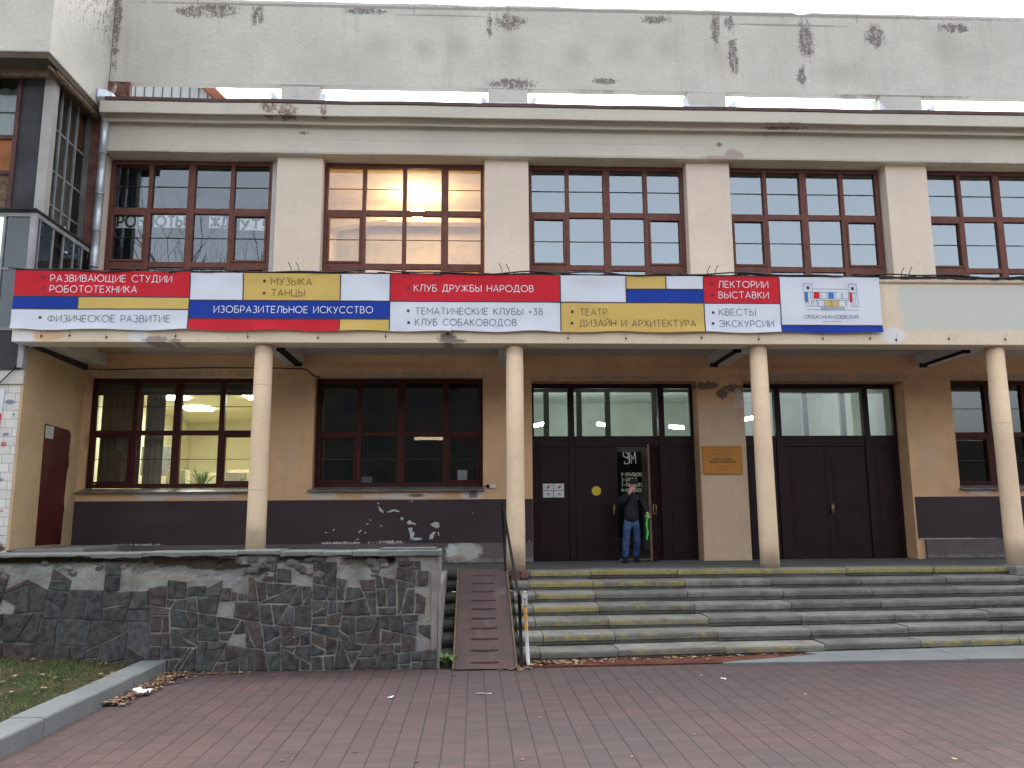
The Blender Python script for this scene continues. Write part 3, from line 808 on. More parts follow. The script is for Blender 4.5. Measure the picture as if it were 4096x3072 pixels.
room('lobby', -.1, 9.2, 2.82, 9.5, 1.05, 5.3, M['lobby'], 'pale green lit lobby behind the transom panes')
# lobby: dark vestibule under the transoms and pale posts above it
w = MB()
w.box(.1, 8.9, 4.9, 5.0, 1.05, 3.7)
w.box(.4, .45, 2.95, 4.9, 1.05, 3.62); w.box(4.4, 4.5, 2.95, 4.9, 1.05, 3.62)
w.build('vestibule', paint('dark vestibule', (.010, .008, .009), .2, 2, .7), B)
w = MB()
for xp in (.95, 1.75, 2.45, 3.6, 4.75, 5.55, 6.2, 7.35, 8.3): w.box(xp, xp+.13, 5.003, 5.1, 3.7, 5.28)
w.box(.1, 8.9, 5.0, 5.1, 4.95, 5.06)
w.build('lobby_frame', paint('grey lobby frame', (.22, .25, .23), .1, 2, .7), B)
w = MB(); w.box(3.11, 3.24, 4.0, 4.08, 1.05, 3.42); w.box(2.4, 3.24, 4.0, 4.08, 3.42, 3.53)
w.build('inner_door_frame', paint('inner frame', (.17, .175, .15), .1, 3, .7), B)
for k in range(3):
    w = MB(); w.box(2.2, 3.4, (3.3, 3.72, 4.3)[k], 4.89, (1.04, 1.12, 1.2)[k], (1.12, 1.2, 1.46)[k])
    w.build('inner_step', paint('inner step', (.085, .085, .07), .3, 6, .8), B)

# ------------------------------------------------------------------ entrance steps
ST = thing('entrance_steps', (4, -1.5, 0), 'wide worn concrete steps with flaking yellow paint leading up to the doors', 'steps')
def nose(k, x): return -.22*(1-k/6)+(k/6)*(-2.97+.078*x)
PAINT = {0: [0.09, 0.88, 0.88, 0.84, 0.84, 0.85, 0.88, 0.00, 0.00], 1: [0, 0.84, 0.57, 0.04, 0, 0, 0, 0, 0], 2: [0, 0.63, 0.32, 0.00, 0, 0, 0, 0, 0], 3: [0, 0.88, 0.44, 0.04, 0.00, 0, 0, 0.00, 0],
         4: [0, 0.51, 0.55, 0.09, 0, 0, 0.14, 0.09, 0], 5: [0, 0.57, 0.46, 0.04, 0.04, 0.09, 0.09, 0.09, 0], 6: [0, 0.19, 0.46, 0.54, 0.11, 0.57, 0.69, 0.46, 0]}
random.seed(21)
for k in range(7):
    m_ = MB()
    js = [-.1, .22, 1.25, 2.77, 4.3, 5.8, 7.3, 8.66, 10.2, 12.5]
    js = [js[0]]+[q+random.uniform(-.05, .05) for q in js[1:-1]]+[js[-1]]
    if k == 0: js[0] = .06; js[1] = .24; js[7] = 8.66
    js = [-1.195]+js
    for i in range(len(js)-1):
        a, b = js[i]+.005, js[i+1]-.005
        pa = PAINT[k][i-1] if i else 0
        dz, dy = random.uniform(-.008, .006), random.uniform(-.012, .012); tl = random.uniform(-.006, .006)
        z = 1.05-.15*k
        back = .36 if k == 0 else .52
        n = max(1, int((b-a)/.25)); cut = []
        for q in range(n+1):
            x = a+(b-a)*q/n
            y0 = nose(k, x)+dy; zz = z+dz+tl*(q/n-.5)
            w1 = .004*mnoise.noise(Vector((x*5, k*3.1, 0))); w2 = .004*mnoise.noise(Vector((x*5, k*3.1, 7)))
            cut.append([(x, y0+w1, zz-.088+w2), (x, y0+w1, zz-.04), (x, y0+.01+w1, zz-.014), (x, y0+.036, zz), (x, y0+back, zz+.002), (x, y0+back, zz-.149), (x, y0+.036, zz-.141), (x, y0+.028, zz-.096)])
        o = len(m_.v)
        for c in cut: m_.v += c
        tone = random.uniform(.25, .8)
        for q in range(n):
            for s_ in range(8):
                s2 = (s_+1) % 8
                m_.cc = (pa, (tone if s_ not in (5, 6) else tone*.6) if i else -.5, 1 if s_ in (0, 1, 2) else .0)  # leftmost slab dark: shade of the gap and dirt put into its tone
                m_.face([o+q*8+s_, o+(q+1)*8+s_, o+(q+1)*8+s2, o+q*8+s2])
        m_.cc = (0, tone*.5, 0)
        m_.face([o+s_ for s_ in range(8)]); m_.face([o+n*8+s_ for s_ in range(7, -1, -1)])
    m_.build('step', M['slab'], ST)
m_ = MB()
m_.box(-12, 13, .1, 4.2, .8, 1.046)
m_.build('landing', plaster('porch landing', (.10, .10, .097), .15, 1.2, bump=.5, grit=.0), ST)
m_ = MB(); m_.box(8.7, 9.5, -.42, .14, .9, 1.058, .01)
m_.build('column_block', M['concrete'], ST, bevel=.02)
m_ = MB(); m_.box(-.1, .045, -.24, -.05, .86, 1.055, .012); m_.box(.05, .2, -.235, -.02, .9, 1.06, .02)
m_.build('broken_brick_block', M['old_brick'], ST, bevel=.02)

# strip of soil and grey slab path at the foot of the steps
m_ = MB(); m_.prism([(-.12, -3.33), (2.75, -3.24), (4.07, -2.84), (3.86, -2.50), (3.5, -2.6), (-.12, -2.85)], 'z', -.01, .022); struct('soil_strip', m_, M['soil'])
m_ = MB()
m_.prism([(2.55, -3.38), (2.8, -3.262), (4.09, -2.85), (3.88, -2.50), (5.9, -2.35), (5.9, -3.40)], 'z', -.01, .045)
for a, b in ((5.904, 7.6), (7.604, 9.4), (9.404, 14)):
    m_.prism([(a, -3.40), (a, -2.97+.078*a+.14), (b, -2.97+.078*b+.14), (b, -3.40)], 'z', -.01, .045+random.uniform(-.005, .005))
struct('path', m_, plaster('grey path slab', (.16, .17, .175), .1, 1.5, bump=.5, grit=.0), bevel=.01)

# ------------------------------------------------------------------ ramp, handrail, marker post
RP = thing('wheelchair_ramp', (-.58, -1.9, 0), 'steep red-brown ramp board with cross ribs laid over the steps', 'ramp')
t = NT('red-brown ramp paint')
col = t.mix(t.rng(t.noise(2.5, 5, .7), .35, .65), (.055, .036, .036), (.085, .048, .046))
col = t.mix(t.rng(t.noise(1.4, 4, .7, mul=(3, 1, 1)), .52, .7), col, (.10, .082, .078))
col = t.mix(t.op('MULTIPLY', t.noise(60, 3, .7), .35), col, (.11, .09, .087))
t.bump(t.noise(40, 4, .7), .5, .01)
M['ramp'] = t.fin(col, .8, .25)
m_ = MB()
A, Bz = (-3.44, .018), (-.32, 1.085)
m_.prism([(A[0], A[1]), (Bz[0], Bz[1]), (Bz[0]+.12, Bz[1]-.02), (Bz[0]+.12, Bz[1]-.1), (A[0]+.14, -.0)], 'x', -.985, -.19)
m_.build('board', M['ramp'], RP, bevel=.008)
for i in range(10):
    m_ = MB()
    u = .055+.096*i+random.uniform(-.006, .006)
    y = A[0]+(Bz[0]-A[0])*u; z = A[1]+(Bz[1]-A[1])*u
    w_ = .185-.0*i
    n = 8
    for q in range(n):
        xa, xb = -.585-w_+2*w_*q/n, -.585-w_+2*w_*(q+1)/n
        sg = .018*math.sin(math.pi*(q+.5)/n)
        m_.box(xa, xb, y-.02-sg, y+.012-sg, z-.02, z+.014)
    m_.build('rib', M['ramp'], RP)
for xx, mat in ((-.985, 0), (-.19, 0)):
    m_ = MB()
    sgn = -1 if xx < -.5 else 1
    m_.prism([(A[0], A[1]-.012), (A[0], A[1]+.02), (Bz[0], Bz[1]+.02), (Bz[0], Bz[1]-.07), (A[0]+.2, -.0)], 'x', xx, xx+sgn*.03)
    m_.build('side_edge', paint('ochre ramp edge', (.10, .075, .04), .3, 4, .8), RP, bevel=.005)

HR = thing('handrail', (-.12, -3.3, 0), 'thin dark steel handrail beside the ramp and the second column', 'handrail')
m_ = MB(); m_.tube([(-.25, -.4, 2.13), (-.235, -.55, 2.10), (-.15, -3.0, 1.06), (-.135, -3.25, .98), (-.13, -3.32, .9)], .021, 8); m_.build('rail', M['metal_dark'], HR, smooth=True)
m_ = MB(); m_.tube([(-.25, -.4, 2.2), (-.2, -.4, 1.03)], .022, 8); m_.build('post', M['metal_dark'], HR, smooth=True)
m_ = MB(); m_.tube([(-.13, -3.32, .95), (-.1, -3.32, .0)], .023, 8); m_.build('post', M['metal_dark'], HR, smooth=True)
m_ = MB(); m_.box(-.262, -.238, -.42, -.38, 2.08, 2.26); m_.build('post_cap', M['metal_dark'], HR)

MP = thing('marker_post', (-.01, -3.21, 0), 'short white and orange striped post with a small white plate', 'post')
wm = paint('white post paint', (.55, .53, .53), .15, 14, .6); om = paint('orange stripe', (.68, .33, .03), .12, 14, .6)
pb = lambda z: (-.01-.045*z, -3.21, z)
m_ = MB(); m_.tube([pb(0), pb(.45), pb(.84)], [.027, .024, .022], 10); m_.build('shaft', wm, MP, smooth=True)
m_ = MB()
for a, b in ((.475, .545), (.595, .665), (.70, .77), (.82, .845)):
    m_ = MB(); m_.tube([pb(a), pb(b)], .0265, 10); m_.build('stripe', om, MP)
m_ = MB(); m_.box(-.085, -.015, -3.245, -3.215, .79, .93); m_.box(-.07, -.03, -3.235, -3.2, .94, .975); m_.build('plate', wm, MP, bevel=.006)
m_ = MB()
mk = lambda x, z, k: (x, -3.2475-.0005*k, z)
ribbon(m_, [(-.065, .885), (-.05, .86), (-.034, .89)], .008, mk, 0); ribbon(m_, [(-.05, .862), (-.05, .835)], .008, mk, 1); ribbon(m_, [(-.062, .82), (-.038, .82)], .007, mk, 2)
m_.build('plate_mark', M['black'], MP)

# ------------------------------------------------------------------ stone terrace wall
TW = thing('stone_terrace', (-5, -3.3, 0), 'dark crazy-paved stone terrace wall with a broken concrete coping', 'retaining wall')
TX0, TX1, TY = -13.0, -1.2, -3.26
t = NT('terrace mortar')
col = t.mix(t.rng(t.noise(3, 5, .7), .3, .7), (.20, .20, .19), (.39, .385, .365))
k = t.blobs([(-4.6, 1.42, .75, .1), (-4.2, 1.34, .5, .06), (-2.1, 1.42, .4, .09), (-6.4, 1.44, 1.2, .05)], 5, .6, .3)
col = t.mix(t.op('MULTIPLY', k, .9), col, (.06, .04, .025))
k = t.blobs([(-4.7, 1.21, .6, .07), (-1.3, .7, .13, .75), (-2.35, 1.36, .5, .06), (-1.75, .85, .08, .1)], 5, .5, .3)
col = t.mix(t.op('MULTIPLY', k, .7), col, (.34, .315, .28))
col = t.mix(t.op('MULTIPLY', t.noise(50, 4, .8), .35), col, (.1, .1, .09))
t.bump(t.op('ADD', t.noise(28, 5, .75), t.op('MULTIPLY', t.noise(6, 3), 1.5)), .9, .02)
M['mortar'] = t.fin(col, .92, .15)
def damage(x, z):
    d = 0
    for (cx, cz, rx, rz) in ((-4.55, 1.36, .78, .13), (-4.0, 1.28, .45, .09), (-2.15, 1.40, .42, .09), (-6.3, 1.43, 1.3, .07), (-9, 1.42, 1.5, .08), (-3.1, 1.44, .3, .05)):
        q = 1-math.hypot((x-cx)/rx, (z-cz)/rz)+.55*mnoise.noise(Vector((x*4, z*6, 1)))+.3*mnoise.noise(Vector((x*11, z*14, 1)))
        d = max(d, q)
    return max(0, min(1, d*3))
m_ = MB(); m_.box(TX0, TX1, TY+.16, TY+.42, -.05, 1.46); m_.box(TX0, TX1, TY+.42, 2.2, -.05, 1.04)
nx, nz = 260, 30; o = len(m_.v)
for j in range(nz+1):
    for i in range(nx+1):
        x = TX0+(TX1-TX0)*(i/nx)**.8; z = -.03+1.5*j/nz
        m_.v.append((x, TY+.13*damage(x, z)+.010*mnoise.noise(Vector((x*6, z*6, 0)))+.006*mnoise.noise(Vector((x*19, z*19, 0))), z))
for j in range(nz):
    for i in range(nx): m_.face([o+j*(nx+1)+i, o+j*(nx+1)+i+1, o+(j+1)*(nx+1)+i+1, o+(j+1)*(nx+1)+i])
m_.build('core', M['mortar'], TW)
random.seed(5)
PAL = [(.052, .060, .063), (.045, .055, .053), (.062, .070, .074), (.055, .064, .058), (.060, .046, .040), (.052, .037, .033), (.068, .042, .036), (.049, .045, .045), (.064, .056, .046), (.042, .045, .052), (.08, .085, .085), (.056, .05, .05), (.075, .048, .04)]
stones = []
def area(p): return abs(sum(p[i][0]*p[(i+1) % len(p)][1]-p[(i+1) % len(p)][0]*p[i][1] for i in range(len(p))))/2
def cut(p, o, d):
    n = (-d[1], d[0]); A_, B_ = [], []
    for i in range(len(p)):
        a, b = p[i], p[(i+1) % len(p)]
        sa = (a[0]-o[0])*n[0]+(a[1]-o[1])*n[1]; sb = (b[0]-o[0])*n[0]+(b[1]-o[1])*n[1]
        (A_ if sa >= 0 else B_).append(a)
        if sa*sb < 0:
            u = sa/(sa-sb); q = (a[0]+(b[0]-a[0])*u, a[1]+(b[1]-a[1])*u); A_.append(q); B_.append(q)
    return A_, B_
def bsp(p, tgt):
    if area(p) < (.046 if sum(q[0] for q in p)/len(p) > -5 else .09)*random.choice((.45, .7, 1, 1.4, 2.0)) or area(p) < .011: stones.append(p); return
    cx, cy = sum(q[0] for q in p)/len(p), sum(q[1] for q in p)/len(p)
    w_ = max(q[0] for q in p)-min(q[0] for q in p); h_ = max(q[1] for q in p)-min(q[1] for q in p)
    ang = (90 if w_*random.uniform(.75, 1.3) > h_ else 0)+random.choice((0, 0, 0, 2, -3, 4, -6, 9, -12, 24, -30))+random.uniform(-3, 3)
    o = (cx+random.uniform(-.2, .2)*w_, cy+random.uniform(-.2, .2)*h_)
    a, b = cut(p, o, (math.cos(rad(ang)), math.sin(rad(ang))))
    if len(a) < 3 or len(b) < 3 or min(area(a), area(b)) < .22*area(p): (stones.append(p) if tgt > 12 else bsp(p, tgt+1)); return
    for q in (a, b): bsp(q, tgt)
bsp([(-12.9, 0), (-1.22, 0), (-1.22, 1.40), (-12.9, 1.40)], 0)
rub = []
m_ = MB()
for p in stones:
    cx, cz = sum(q[0] for q in p)/len(p), sum(q[1] for q in p)/len(p)
    if cx > TX1-.22 and random.random() < .85 and cz > .2: continue
    if damage(cx, cz) > .25 or max(damage(*q) for q in p) > .8: continue
    if -5.1 < cx < -3.9 and cz > 1.08: continue
    if random.random() < .025: continue
    if area(p) < .0028: continue
    gap = random.uniform(.007, .017) if cx > -4.9 else random.uniform(.004, .008)
    # inset: pull every edge in by gap
    n = len(p); ar = sum(p[i][0]*p[(i+1) % n][1]-p[(i+1) % n][0]*p[i][1] for i in range(n))
    if ar < 0: p = p[::-1]
    ok = True; q = []
    for i in range(n):
        a, b, c = p[i-1], p[i], p[(i+1) % n]
        d1 = Vector((b[0]-a[0], b[1]-a[1])); d2 = Vector((c[0]-b[0], c[1]-b[1]))
        if d1.length < 1e-4 or d2.length < 1e-4: continue
        d1.normalize(); d2.normalize()
        n1, n2 = Vector((-d1.y, d1.x)), Vector((-d2.y, d2.x)); nn = n1+n2
        if nn.length < .3: continue
        nn.normalize(); q.append((b[0]+nn.x*gap/max(.35, nn.dot(n1)), b[1]+nn.y*gap/max(.35, nn.dot(n1))))
    if len(q) < 3 or area(q) < .0012: continue
    # wobble and split edges so that no outline is ruler-straight
    r = []
    for i in range(len(q)):
        a, b = Vector(q[i]), Vector(q[(i+1) % len(q)]); L_ = (b-a).length
        k_ = max(1, int(L_/.07))
        r.append((a.x+random.uniform(-.006, .006), a.y+random.uniform(-.006, .006)))
        for e in range(1, k_):
            c = a.lerp(b, e/k_); r.append((c.x+random.uniform(-.006, .006), c.y+random.uniform(-.006, .006)))
    cx, cz = sum(a[0] for a in r)/len(r), sum(a[1] for a in r)/len(r)
    m_.cc = scl(random.choice(PAL), random.uniform(.34, .80)); 
    if cx < -5.6: m_.cc = scl(m_.cc, .95)
    dep = random.uniform(.012, .034); o = len(m_.v); n = len(r)
    tx, tz = random.uniform(-.03, .03), random.uniform(-.03, .03)
    for (a, b) in r: m_.v.append((a, TY+.004, b))
    for (a, b) in r: m_.v.append((a, TY-dep*.75+(a-cx)*tx, b))
    for (a, b) in r: m_.v.append((cx+(a-cx)*.88, TY-dep+(a-cx)*tx+(b-cz)*tz, cz+(b-cz)*.88))
    for L_ in (0, 1):
        for i in range(n): m_.face([o+L_*n+i, o+L_*n+(i+1) % n, o+(L_+1)*n+(i+1) % n, o+(L_+1)*n+i])
    m_.face([o+2*n+i for i in range(n)])
m_.build('stone_facing', M['stone'], TW)
# smeared raised pointing over some joints, plastered end pier
m_ = MB(); m_.box(TX1-.015, TX1+.015, TY-.025, TY+.42, 0, 1.46, .004); m_.box(TX1-.015, TX1+.012, TY+.42, 2.2, 0, 1.03); m_.box(TX1-.1, TX1-.015, TY-.03, TY+.01, .22, 1.36, .01)
m_.build('end_pier', plaster('pier render', (.24, .225, .205), .2, 3, bump=1.0, bscale=22, streak=.4, grit=.0), TW, bevel=.01)
m_ = MB(); x = TX0; random.seed(8)
cp = [(-13, -10, 1.535, .06), (-10, -7.0, 1.530, .05), (-7.0, -5.75, 1.525, .035), (-5.75, -5.1, 1.530, .06), (-5.1, -3.85, 1.540, .055), (-3.85, -3.3, 1.550, .05), (-3.3, -2.75, 1.535, .06), (-2.75, -2.35, 1.530, .05), (-2.35, -1.17, 1.535, .07)]
for a, b, z, th in cp:
    n = max(2, int((b-a)/.13)); o = len(m_.v)
    for i in range(n+1):
        xx = a+.004+(b-a-.008)*i/n
        yf = TY-.075+.018*mnoise.noise(Vector((xx*6, 0, 0)))+random.uniform(-.008, .008); dz = .008*mnoise.noise(Vector((xx*3, 4, 0)))
        zl = z-th+.02*mnoise.noise(Vector((xx*5, 9, 0)))
        m_.v += [(xx, yf, zl), (xx, yf+.004, z+dz-.012), (xx, yf+.02, z+dz), (xx, TY+.46, z+dz), (xx, TY+.46, zl-.02), (xx, TY+.12, zl-.02)]
    for i in range(n):
        for k in range(6): m_.face([o+i*6+k, o+i*6+(k+1) % 6, o+(i+1)*6+(k+1) % 6, o+(i+1)*6+k])
    m_.face([o+k for k in range(5, -1, -1)]); m_.face([o+n*6+k for k in range(6)])
m_.box(-2.0, -1.25, TY-.02, TY+.4, 1.535, 1.56, .004)
m_.build('coping', plaster('weathered coping', (.155, .158, .152), .18, 3, bump=.9, bscale=30, grit=.0), TW)

# loose rubble under the broken coping
random.seed(3)
for i in range(46):
    m_ = MB()
    x = random.choice([random.uniform(-3.9, -2.6), random.uniform(-3.9, -2.6), random.uniform(-8, -5.3), random.uniform(-2.1, -1.5)])
    m_.cc = scl(random.choice([(.10, .1, .095), (.14, .13, .115), (.07, .065, .06), (.17, .15, .13)]), random.uniform(.7, 1.2))
    s_ = random.uniform(.03, .085); m_.blob((x, TY-.005, random.uniform(1.22, 1.44)), (s_*1.2, s_*.5, s_*.7), 7, 5, .18)
    m_.build('rubble_stone', M['stone'], TW)

# ------------------------------------------------------------------ kerb
KB = MB()
KB.prism([(-5.01, .175), (-4.70, .175), (-4.685, .16), (-4.685, -.02), (-5.03, -.02)], 'y', -3.36, -4.35)
KB.prism([(-5.005, .172), (-4.705, .172), (-4.69, .157), (-4.69, -.02), (-5.03, -.02)], 'y', -4.356, -5.35)
KB.prism([(-5.012, .178), (-4.70, .178), (-4.685, .163), (-4.685, -.02), (-5.03, -.02)], 'y', -5.356, -6.35)
KB.prism([(-5.005, .172), (-4.70, .172), (-4.685, .157), (-4.685, -.02), (-5.03, -.02)], 'y', -6.356, -11)
kb = KB.build('kerb', M['kerb'], None, bevel=.012)
tag(kb, 'pale grey concrete kerb between the lawn and the red paving', 'kerb')

# ------------------------------------------------------------------ glazed stair tower on the left
T = thing('stair_tower', (-10, 0, 0), 'grey plastered tower with dark glazed floors and whitewashed brick base at the left', 'building')
m_ = MB(); m_.box(-16, -8.7, -.08, 2.6, 10.62, 17)
m_.build('upper_block', M['parapet'], T, bevel=.02)
m_ = MB(); m_.box(-16, -8.72, -.06, 9, 10.50, 10.618)  # carried far back out of view to keep sky light off the glazing
m_.build('overhang_soffit', plaster('brown soffit', (.085, .068, .05), .2, 1.5, bump=.4, grit=.0), T)
m_ = MB()
m_.box(-8.86, -8.735, .32, 2.2, 10.42, 10.498); m_.box(-8.80, -8.75, .1, 2.25, 10.39, 10.44)
m_.box(-16, -8.86, .32, .42, 10.36, 10.498)
m_.build('soffit_board', M['timber'], T)
# upper glazed floor
m_ = MB(); m_.box(-9.09, -8.90, .58, .78, 7.5, 10.5); m_.build('corner_pillar', M['tower_pillar'], T, bevel=.01)
m_ = MB(); m_.box(-9.52, -9.09, .62, .7, 7.5, 10.5); m_.box(-16, -9.6, .66, .72, 7.5, 7.9); m_.build('panel', M['tower_panel'], T)
m_ = MB(); m_.box(-9.6, -9.52, .58, .7, 7.5, 10.5); m_.box(-12, -9.6, .6, .7, 9.2, 9.28); m_.box(-12, -9.6, .6, .7, 8.48, 8.56); m_.box(-10.6, -10.53, .59, .7, 7.5, 10.5)
m_.build('window_frame', paint('rusty frame', (.07, .03, .027), .3, 6, .7), T)
m_ = MB(); m_.box(-12, -9.6, .64, .66, 8.56, 9.2); m_.build('plywood_panel', M['ply'], T)
m_ = MB(); m_.box(-12, -9.6, .64, .66, 7.55, 8.48); m_.prism([(-9.62, 7.7), (-9.62, 8.1), (-10.1, 7.7)], 'y', .6, .632); m_.build('boarded_panel', M['timber'], T)
m_ = MB(); m_.quad((-12, .645, 9.28), (-9.6, .645, 9.28), (-9.6, .645, 10.45), (-12, .645, 10.45))
m_.build('window_pane', M['tower_glass'], T)
m_ = MB()
for i in range(60):
    xa, xb = -12+.04*i, -12+.04*(i+1)
    m_.quad((xa, .9+.03*math.sin(i*1.1), 9.2), (xb, .9+.03*math.sin(i*1.1+1.1), 9.2), (xb, .9+.03*math.sin(i*1.1+1.1), 10.4), (xa, .9+.03*math.sin(i*1.1), 10.4))
m_.build('curtain', paint('grey net curtain', (.36, .42, .42), .12, 4, .9), T)
m_ = MB(); m_.box(-12, -9.61, .62, .63, 9.74, 9.765); m_.build('glazing_bar', M['bar'], T)
m_ = MB()
for y in (.86, 1.14, 1.45, 1.78): m_.box(-9.06, -9.01, y-.022, y+.022, 7.5, 10.5)
for z in (8.05, 8.75, 9.6): m_.box(-9.05, -9.02, .8, 2.2, z-.015, z+.015)
m_.build('side_mullion', M['tower_metal'], T)
m_ = MB(); m_.box(-9.08, -8.98, .78, .86, 7.5, 10.5); m_.build('side_jamb', paint('blue grey jamb', (.12, .135, .165), .1, 3, .5), T)
m_ = MB(); m_.quad((-9.04, .8, 7.5), (-9.04, 2.2, 7.5), (-9.04, 2.2, 10.5), (-9.04, .8, 10.5)); m_.build('side_pane', M['tower_glass'], T)
m_ = MB(); m_.box(-9.2, -8.93, 2.16, 2.4, 6.3, 10.5); m_.build('grey_pilaster', plaster('dirty pilaster', (.16, .155, .15), .25, 2, bump=.6, streak=.5, grit=.0), T, bevel=.01)
m_ = MB(); m_.box(-8.93, -8.74, 2.2, 2.5, 6.3, 10.52, .006); m_.build('bare_brick_strip', M['old_brick'], T)
m_ = MB(); m_.box(-9.075, -9.06, 1.8, 2.15, 9.7, 10.4); m_.build('brown_board', M['ply'], T)
# lower glazed box
m_ = MB()
m_.prism([(-16, 7.53), (-8.71, 7.53), (-8.69, 7.5), (-16, 7.5)], 'y', -.02, 2.25); m_.box(-16, -8.69, -.05, 2.25, 7.53, 7.565, .004)
m_.build('box_roof', M['bitumen'], T)
m_ = MB()
m_.box(-16, -8.70, .02, .07, 7.42, 7.5); m_.box(-8.75, -8.70, .07, 2.22, 7.42, 7.5)
for x in (-9.26, -9.85, -10.5): m_.box(x-.02, x+.02, .02, .07, 4.75, 7.42)
for y in (.18, .66, 1.04, 1.44, 1.78, 2.18): m_.box(-8.745, -8.705, y-.016, y+.016, 6.2, 7.42)
m_.box(-16, -8.76, .03, .06, 6.42, 6.45); m_.box(-16, -8.76, .03, .06, 5.3, 5.36)
m_.build('box_mullion', M['tower_metal'], T)
m_ = MB(); m_.box(-8.80, -8.70, .0, .1, 4.62, 7.42); m_.build('corner_post', plaster('pale post', (.33, .33, .35), .15, 2, bump=.3), T, bevel=.008)
m_ = MB()
m_.quad((-9.26, .05, 5.36), (-8.8, .05, 5.36), (-8.8, .05, 7.42), (-9.26, .05, 7.42))
m_.quad((-8.725, .1, 6.2), (-8.725, 2.2, 6.2), (-8.725, 2.2, 7.42), (-8.725, .1, 7.42))
m_.build('box_pane', M['tower_glass'], T)
m_ = MB(); m_.quad((-16, .05, 5.36), (-9.26, .05, 5.36), (-9.26, .05, 7.42), (-16, .05, 7.42))
m_.build('lit_pane', emit('lit stair pane', (.62, .75, .62), .2), T)
m_ = MB(); m_.box(-16, -8.8, .05, .12, 4.6, 5.3); m_.box(-9.25, -9.2, .08, 2.2, 5.3, 7.42); m_.build('dark_panel', M['tower_panel'], T)  # second box: partition added to hide the glowing pane from the side
m_ = MB(); m_.box(-16, -9.7, 1.4, 2.3, 4.6, 10.4)
m_.build('stair_core', paint('gloomy stairwell', (.055, .06, .058), .4, 1.5, .9), T)
# brick base with ledge and cream side wall
m_ = MB(); m_.box(-16, -8.76, .14, 2.3, 1.3, 4.34); m_.build('brick_base', M['brick'], T)
m_ = MB(); m_.box(-16, -8.715, .09, .4, 4.34, 4.60, .003); m_.build('ledge', plaster('white ledge', (.52, .50, .46), .1, 2, bump=.4), T, bevel=.012)
m_ = MB(); m_.box(-8.76, -8.71, .12, 2.3, 1.45, 5.33); m_.build('side_wall', M['side'], T)
m_ = MB(); m_.box(-8.78, -8.70, .09, .16, 4.6, 5.1, .004); m_.build('corner_trim', plaster('flaked trim', (.33, .31, .29), .25, 6, bump=.6), T)
D = MB()
D.prism([(.95, 1.5), (1.86, 1.5), (1.87, 2.1), (1.9, 2.15), (1.86, 2.3), (1.88, 2.9), (1.93, 3.0), (1.9, 3.2), (1.92, 3.62), (1.84, 3.7), (1.4, 3.715), (.93, 3.73)], 'x', -8.708, -8.70)
D.build('side_door', paint('dark red door', (.075, .012, .012), .3, 2, .5, .3), T)
m_ = MB(); m_.box(-8.72, -7.5, .2, 2.2, 1.04, 1.47); m_.build('door_step', M['concrete'], T, bevel=.01)
m_ = MB()
m_.prism([(.12, 5.08), (.3, 5.03), (2.25, 4.98), (2.3, 5.02), (2.3, 5.1), (.12, 5.16)], 'x', -8.705, -8.66); m_.build('dark_conduit', M['bitumen'], T)

PN = MB()
PN.box(-8.70, -8.695, .96, 1.24, 3.47, 3.70); PN.cm = 1
for i in range(7): PN.box(-8.695, -8.6945, 1.0, 1.2-random.uniform(0, .06), 3.665-.028*i, 3.671-.028*i)
pn = PN.build('paper_notice', [paint('old white paper', (.5, .52, .5), .1, 12, .8), paint('faded print', (.22, .23, .23), .1, 9, .8)])
tag(pn, 'small white paper notice stuck on the dark red side door', 'notice')
PS = MB(); PS.prism([(-10, 3.82), (-9.05, 3.82), (-9.03, 4.25), (-10, 4.25)], 'y', .12, .132); PS.cm = 1
PS.prism([(-10, 3.45), (-9.075, 3.45), (-9.052, 3.818), (-10, 3.818)], 'y', .12, .132)
ps = PS.build('wall_poster', [paint('poster white', (.6, .62, .66), .05, 3, .5), paint('poster red', (.55, .03, .05), .08, 3, .5)])
tag(ps, 'white and red poster on the whitewashed brick at the left photo edge', 'poster')

DP = thing('drainpipe', (-8.6, 2.05, 6.3), 'galvanised drainpipe with funnel head at the corner of hall and tower', 'drainpipe')
m_ = MB(); zz = [6.3, 7.1, 7.9, 8.7, 9.6, 10.45]
for a, b in zip(zz, zz[1:]):
    m_.tube([(-8.6, 2.08, a), (-8.6, 2.08, b-.012)], [.08, .086], 16); 
m_.build('pipe', M['zinc'], DP, smooth=True)
m_ = MB(); m_.tube([(-8.62, 2.08, 10.43), (-8.62, 2.06, 10.62), (-8.66, 2.02, 10.78), (-8.66, 2.02, 10.92)], [.085, .16, .25, .25], 10); m_.build('funnel_head', M['zinc'], DP)
m_ = MB()
for z in (7.12, 8.7): m_.tube([(-8.6, 2.08, z), (-8.6, 2.08, z+.035)], .094, 16)
m_.build('collar', M['zinc'], DP, smooth=True)

RH = thing('gabled_house', (-14, 14, 0), 'white ribbed gable with a rusty brown verge behind the hall roof', 'house')
m_ = MB(); m_.prism([(-20, 8), (-10.35, 8), (-10.35, 17.3), (-14.2, 21.2), (-20, 21.2)], 'y', 14, 20); m_.build('gable_wall', paint('white panel', (.36, .385, .40), .04, 2, .6), RH)
m_ = MB()
for i in range(22): m_.box(-17.6+.33*i, -17.57+.33*i, 13.97, 14, 14, 17.3+min(3.8, max(0, (-10.4+17.6-.33*i)*1.0)))
m_.build('panel_seam', paint('seam grey', (.08, .09, .1), .1, 3, .6), RH)
m_ = MB(); m_.prism([(-10.1, 17.05), (-9.85, 17.2), (-14.2, 21.6), (-14.2, 21.1), (-10.5, 17.4)], 'y', 13.7, 20.3); m_.build('verge', paint('rusty verge', (.24, .09, .045), .3, 2, .8), RH)

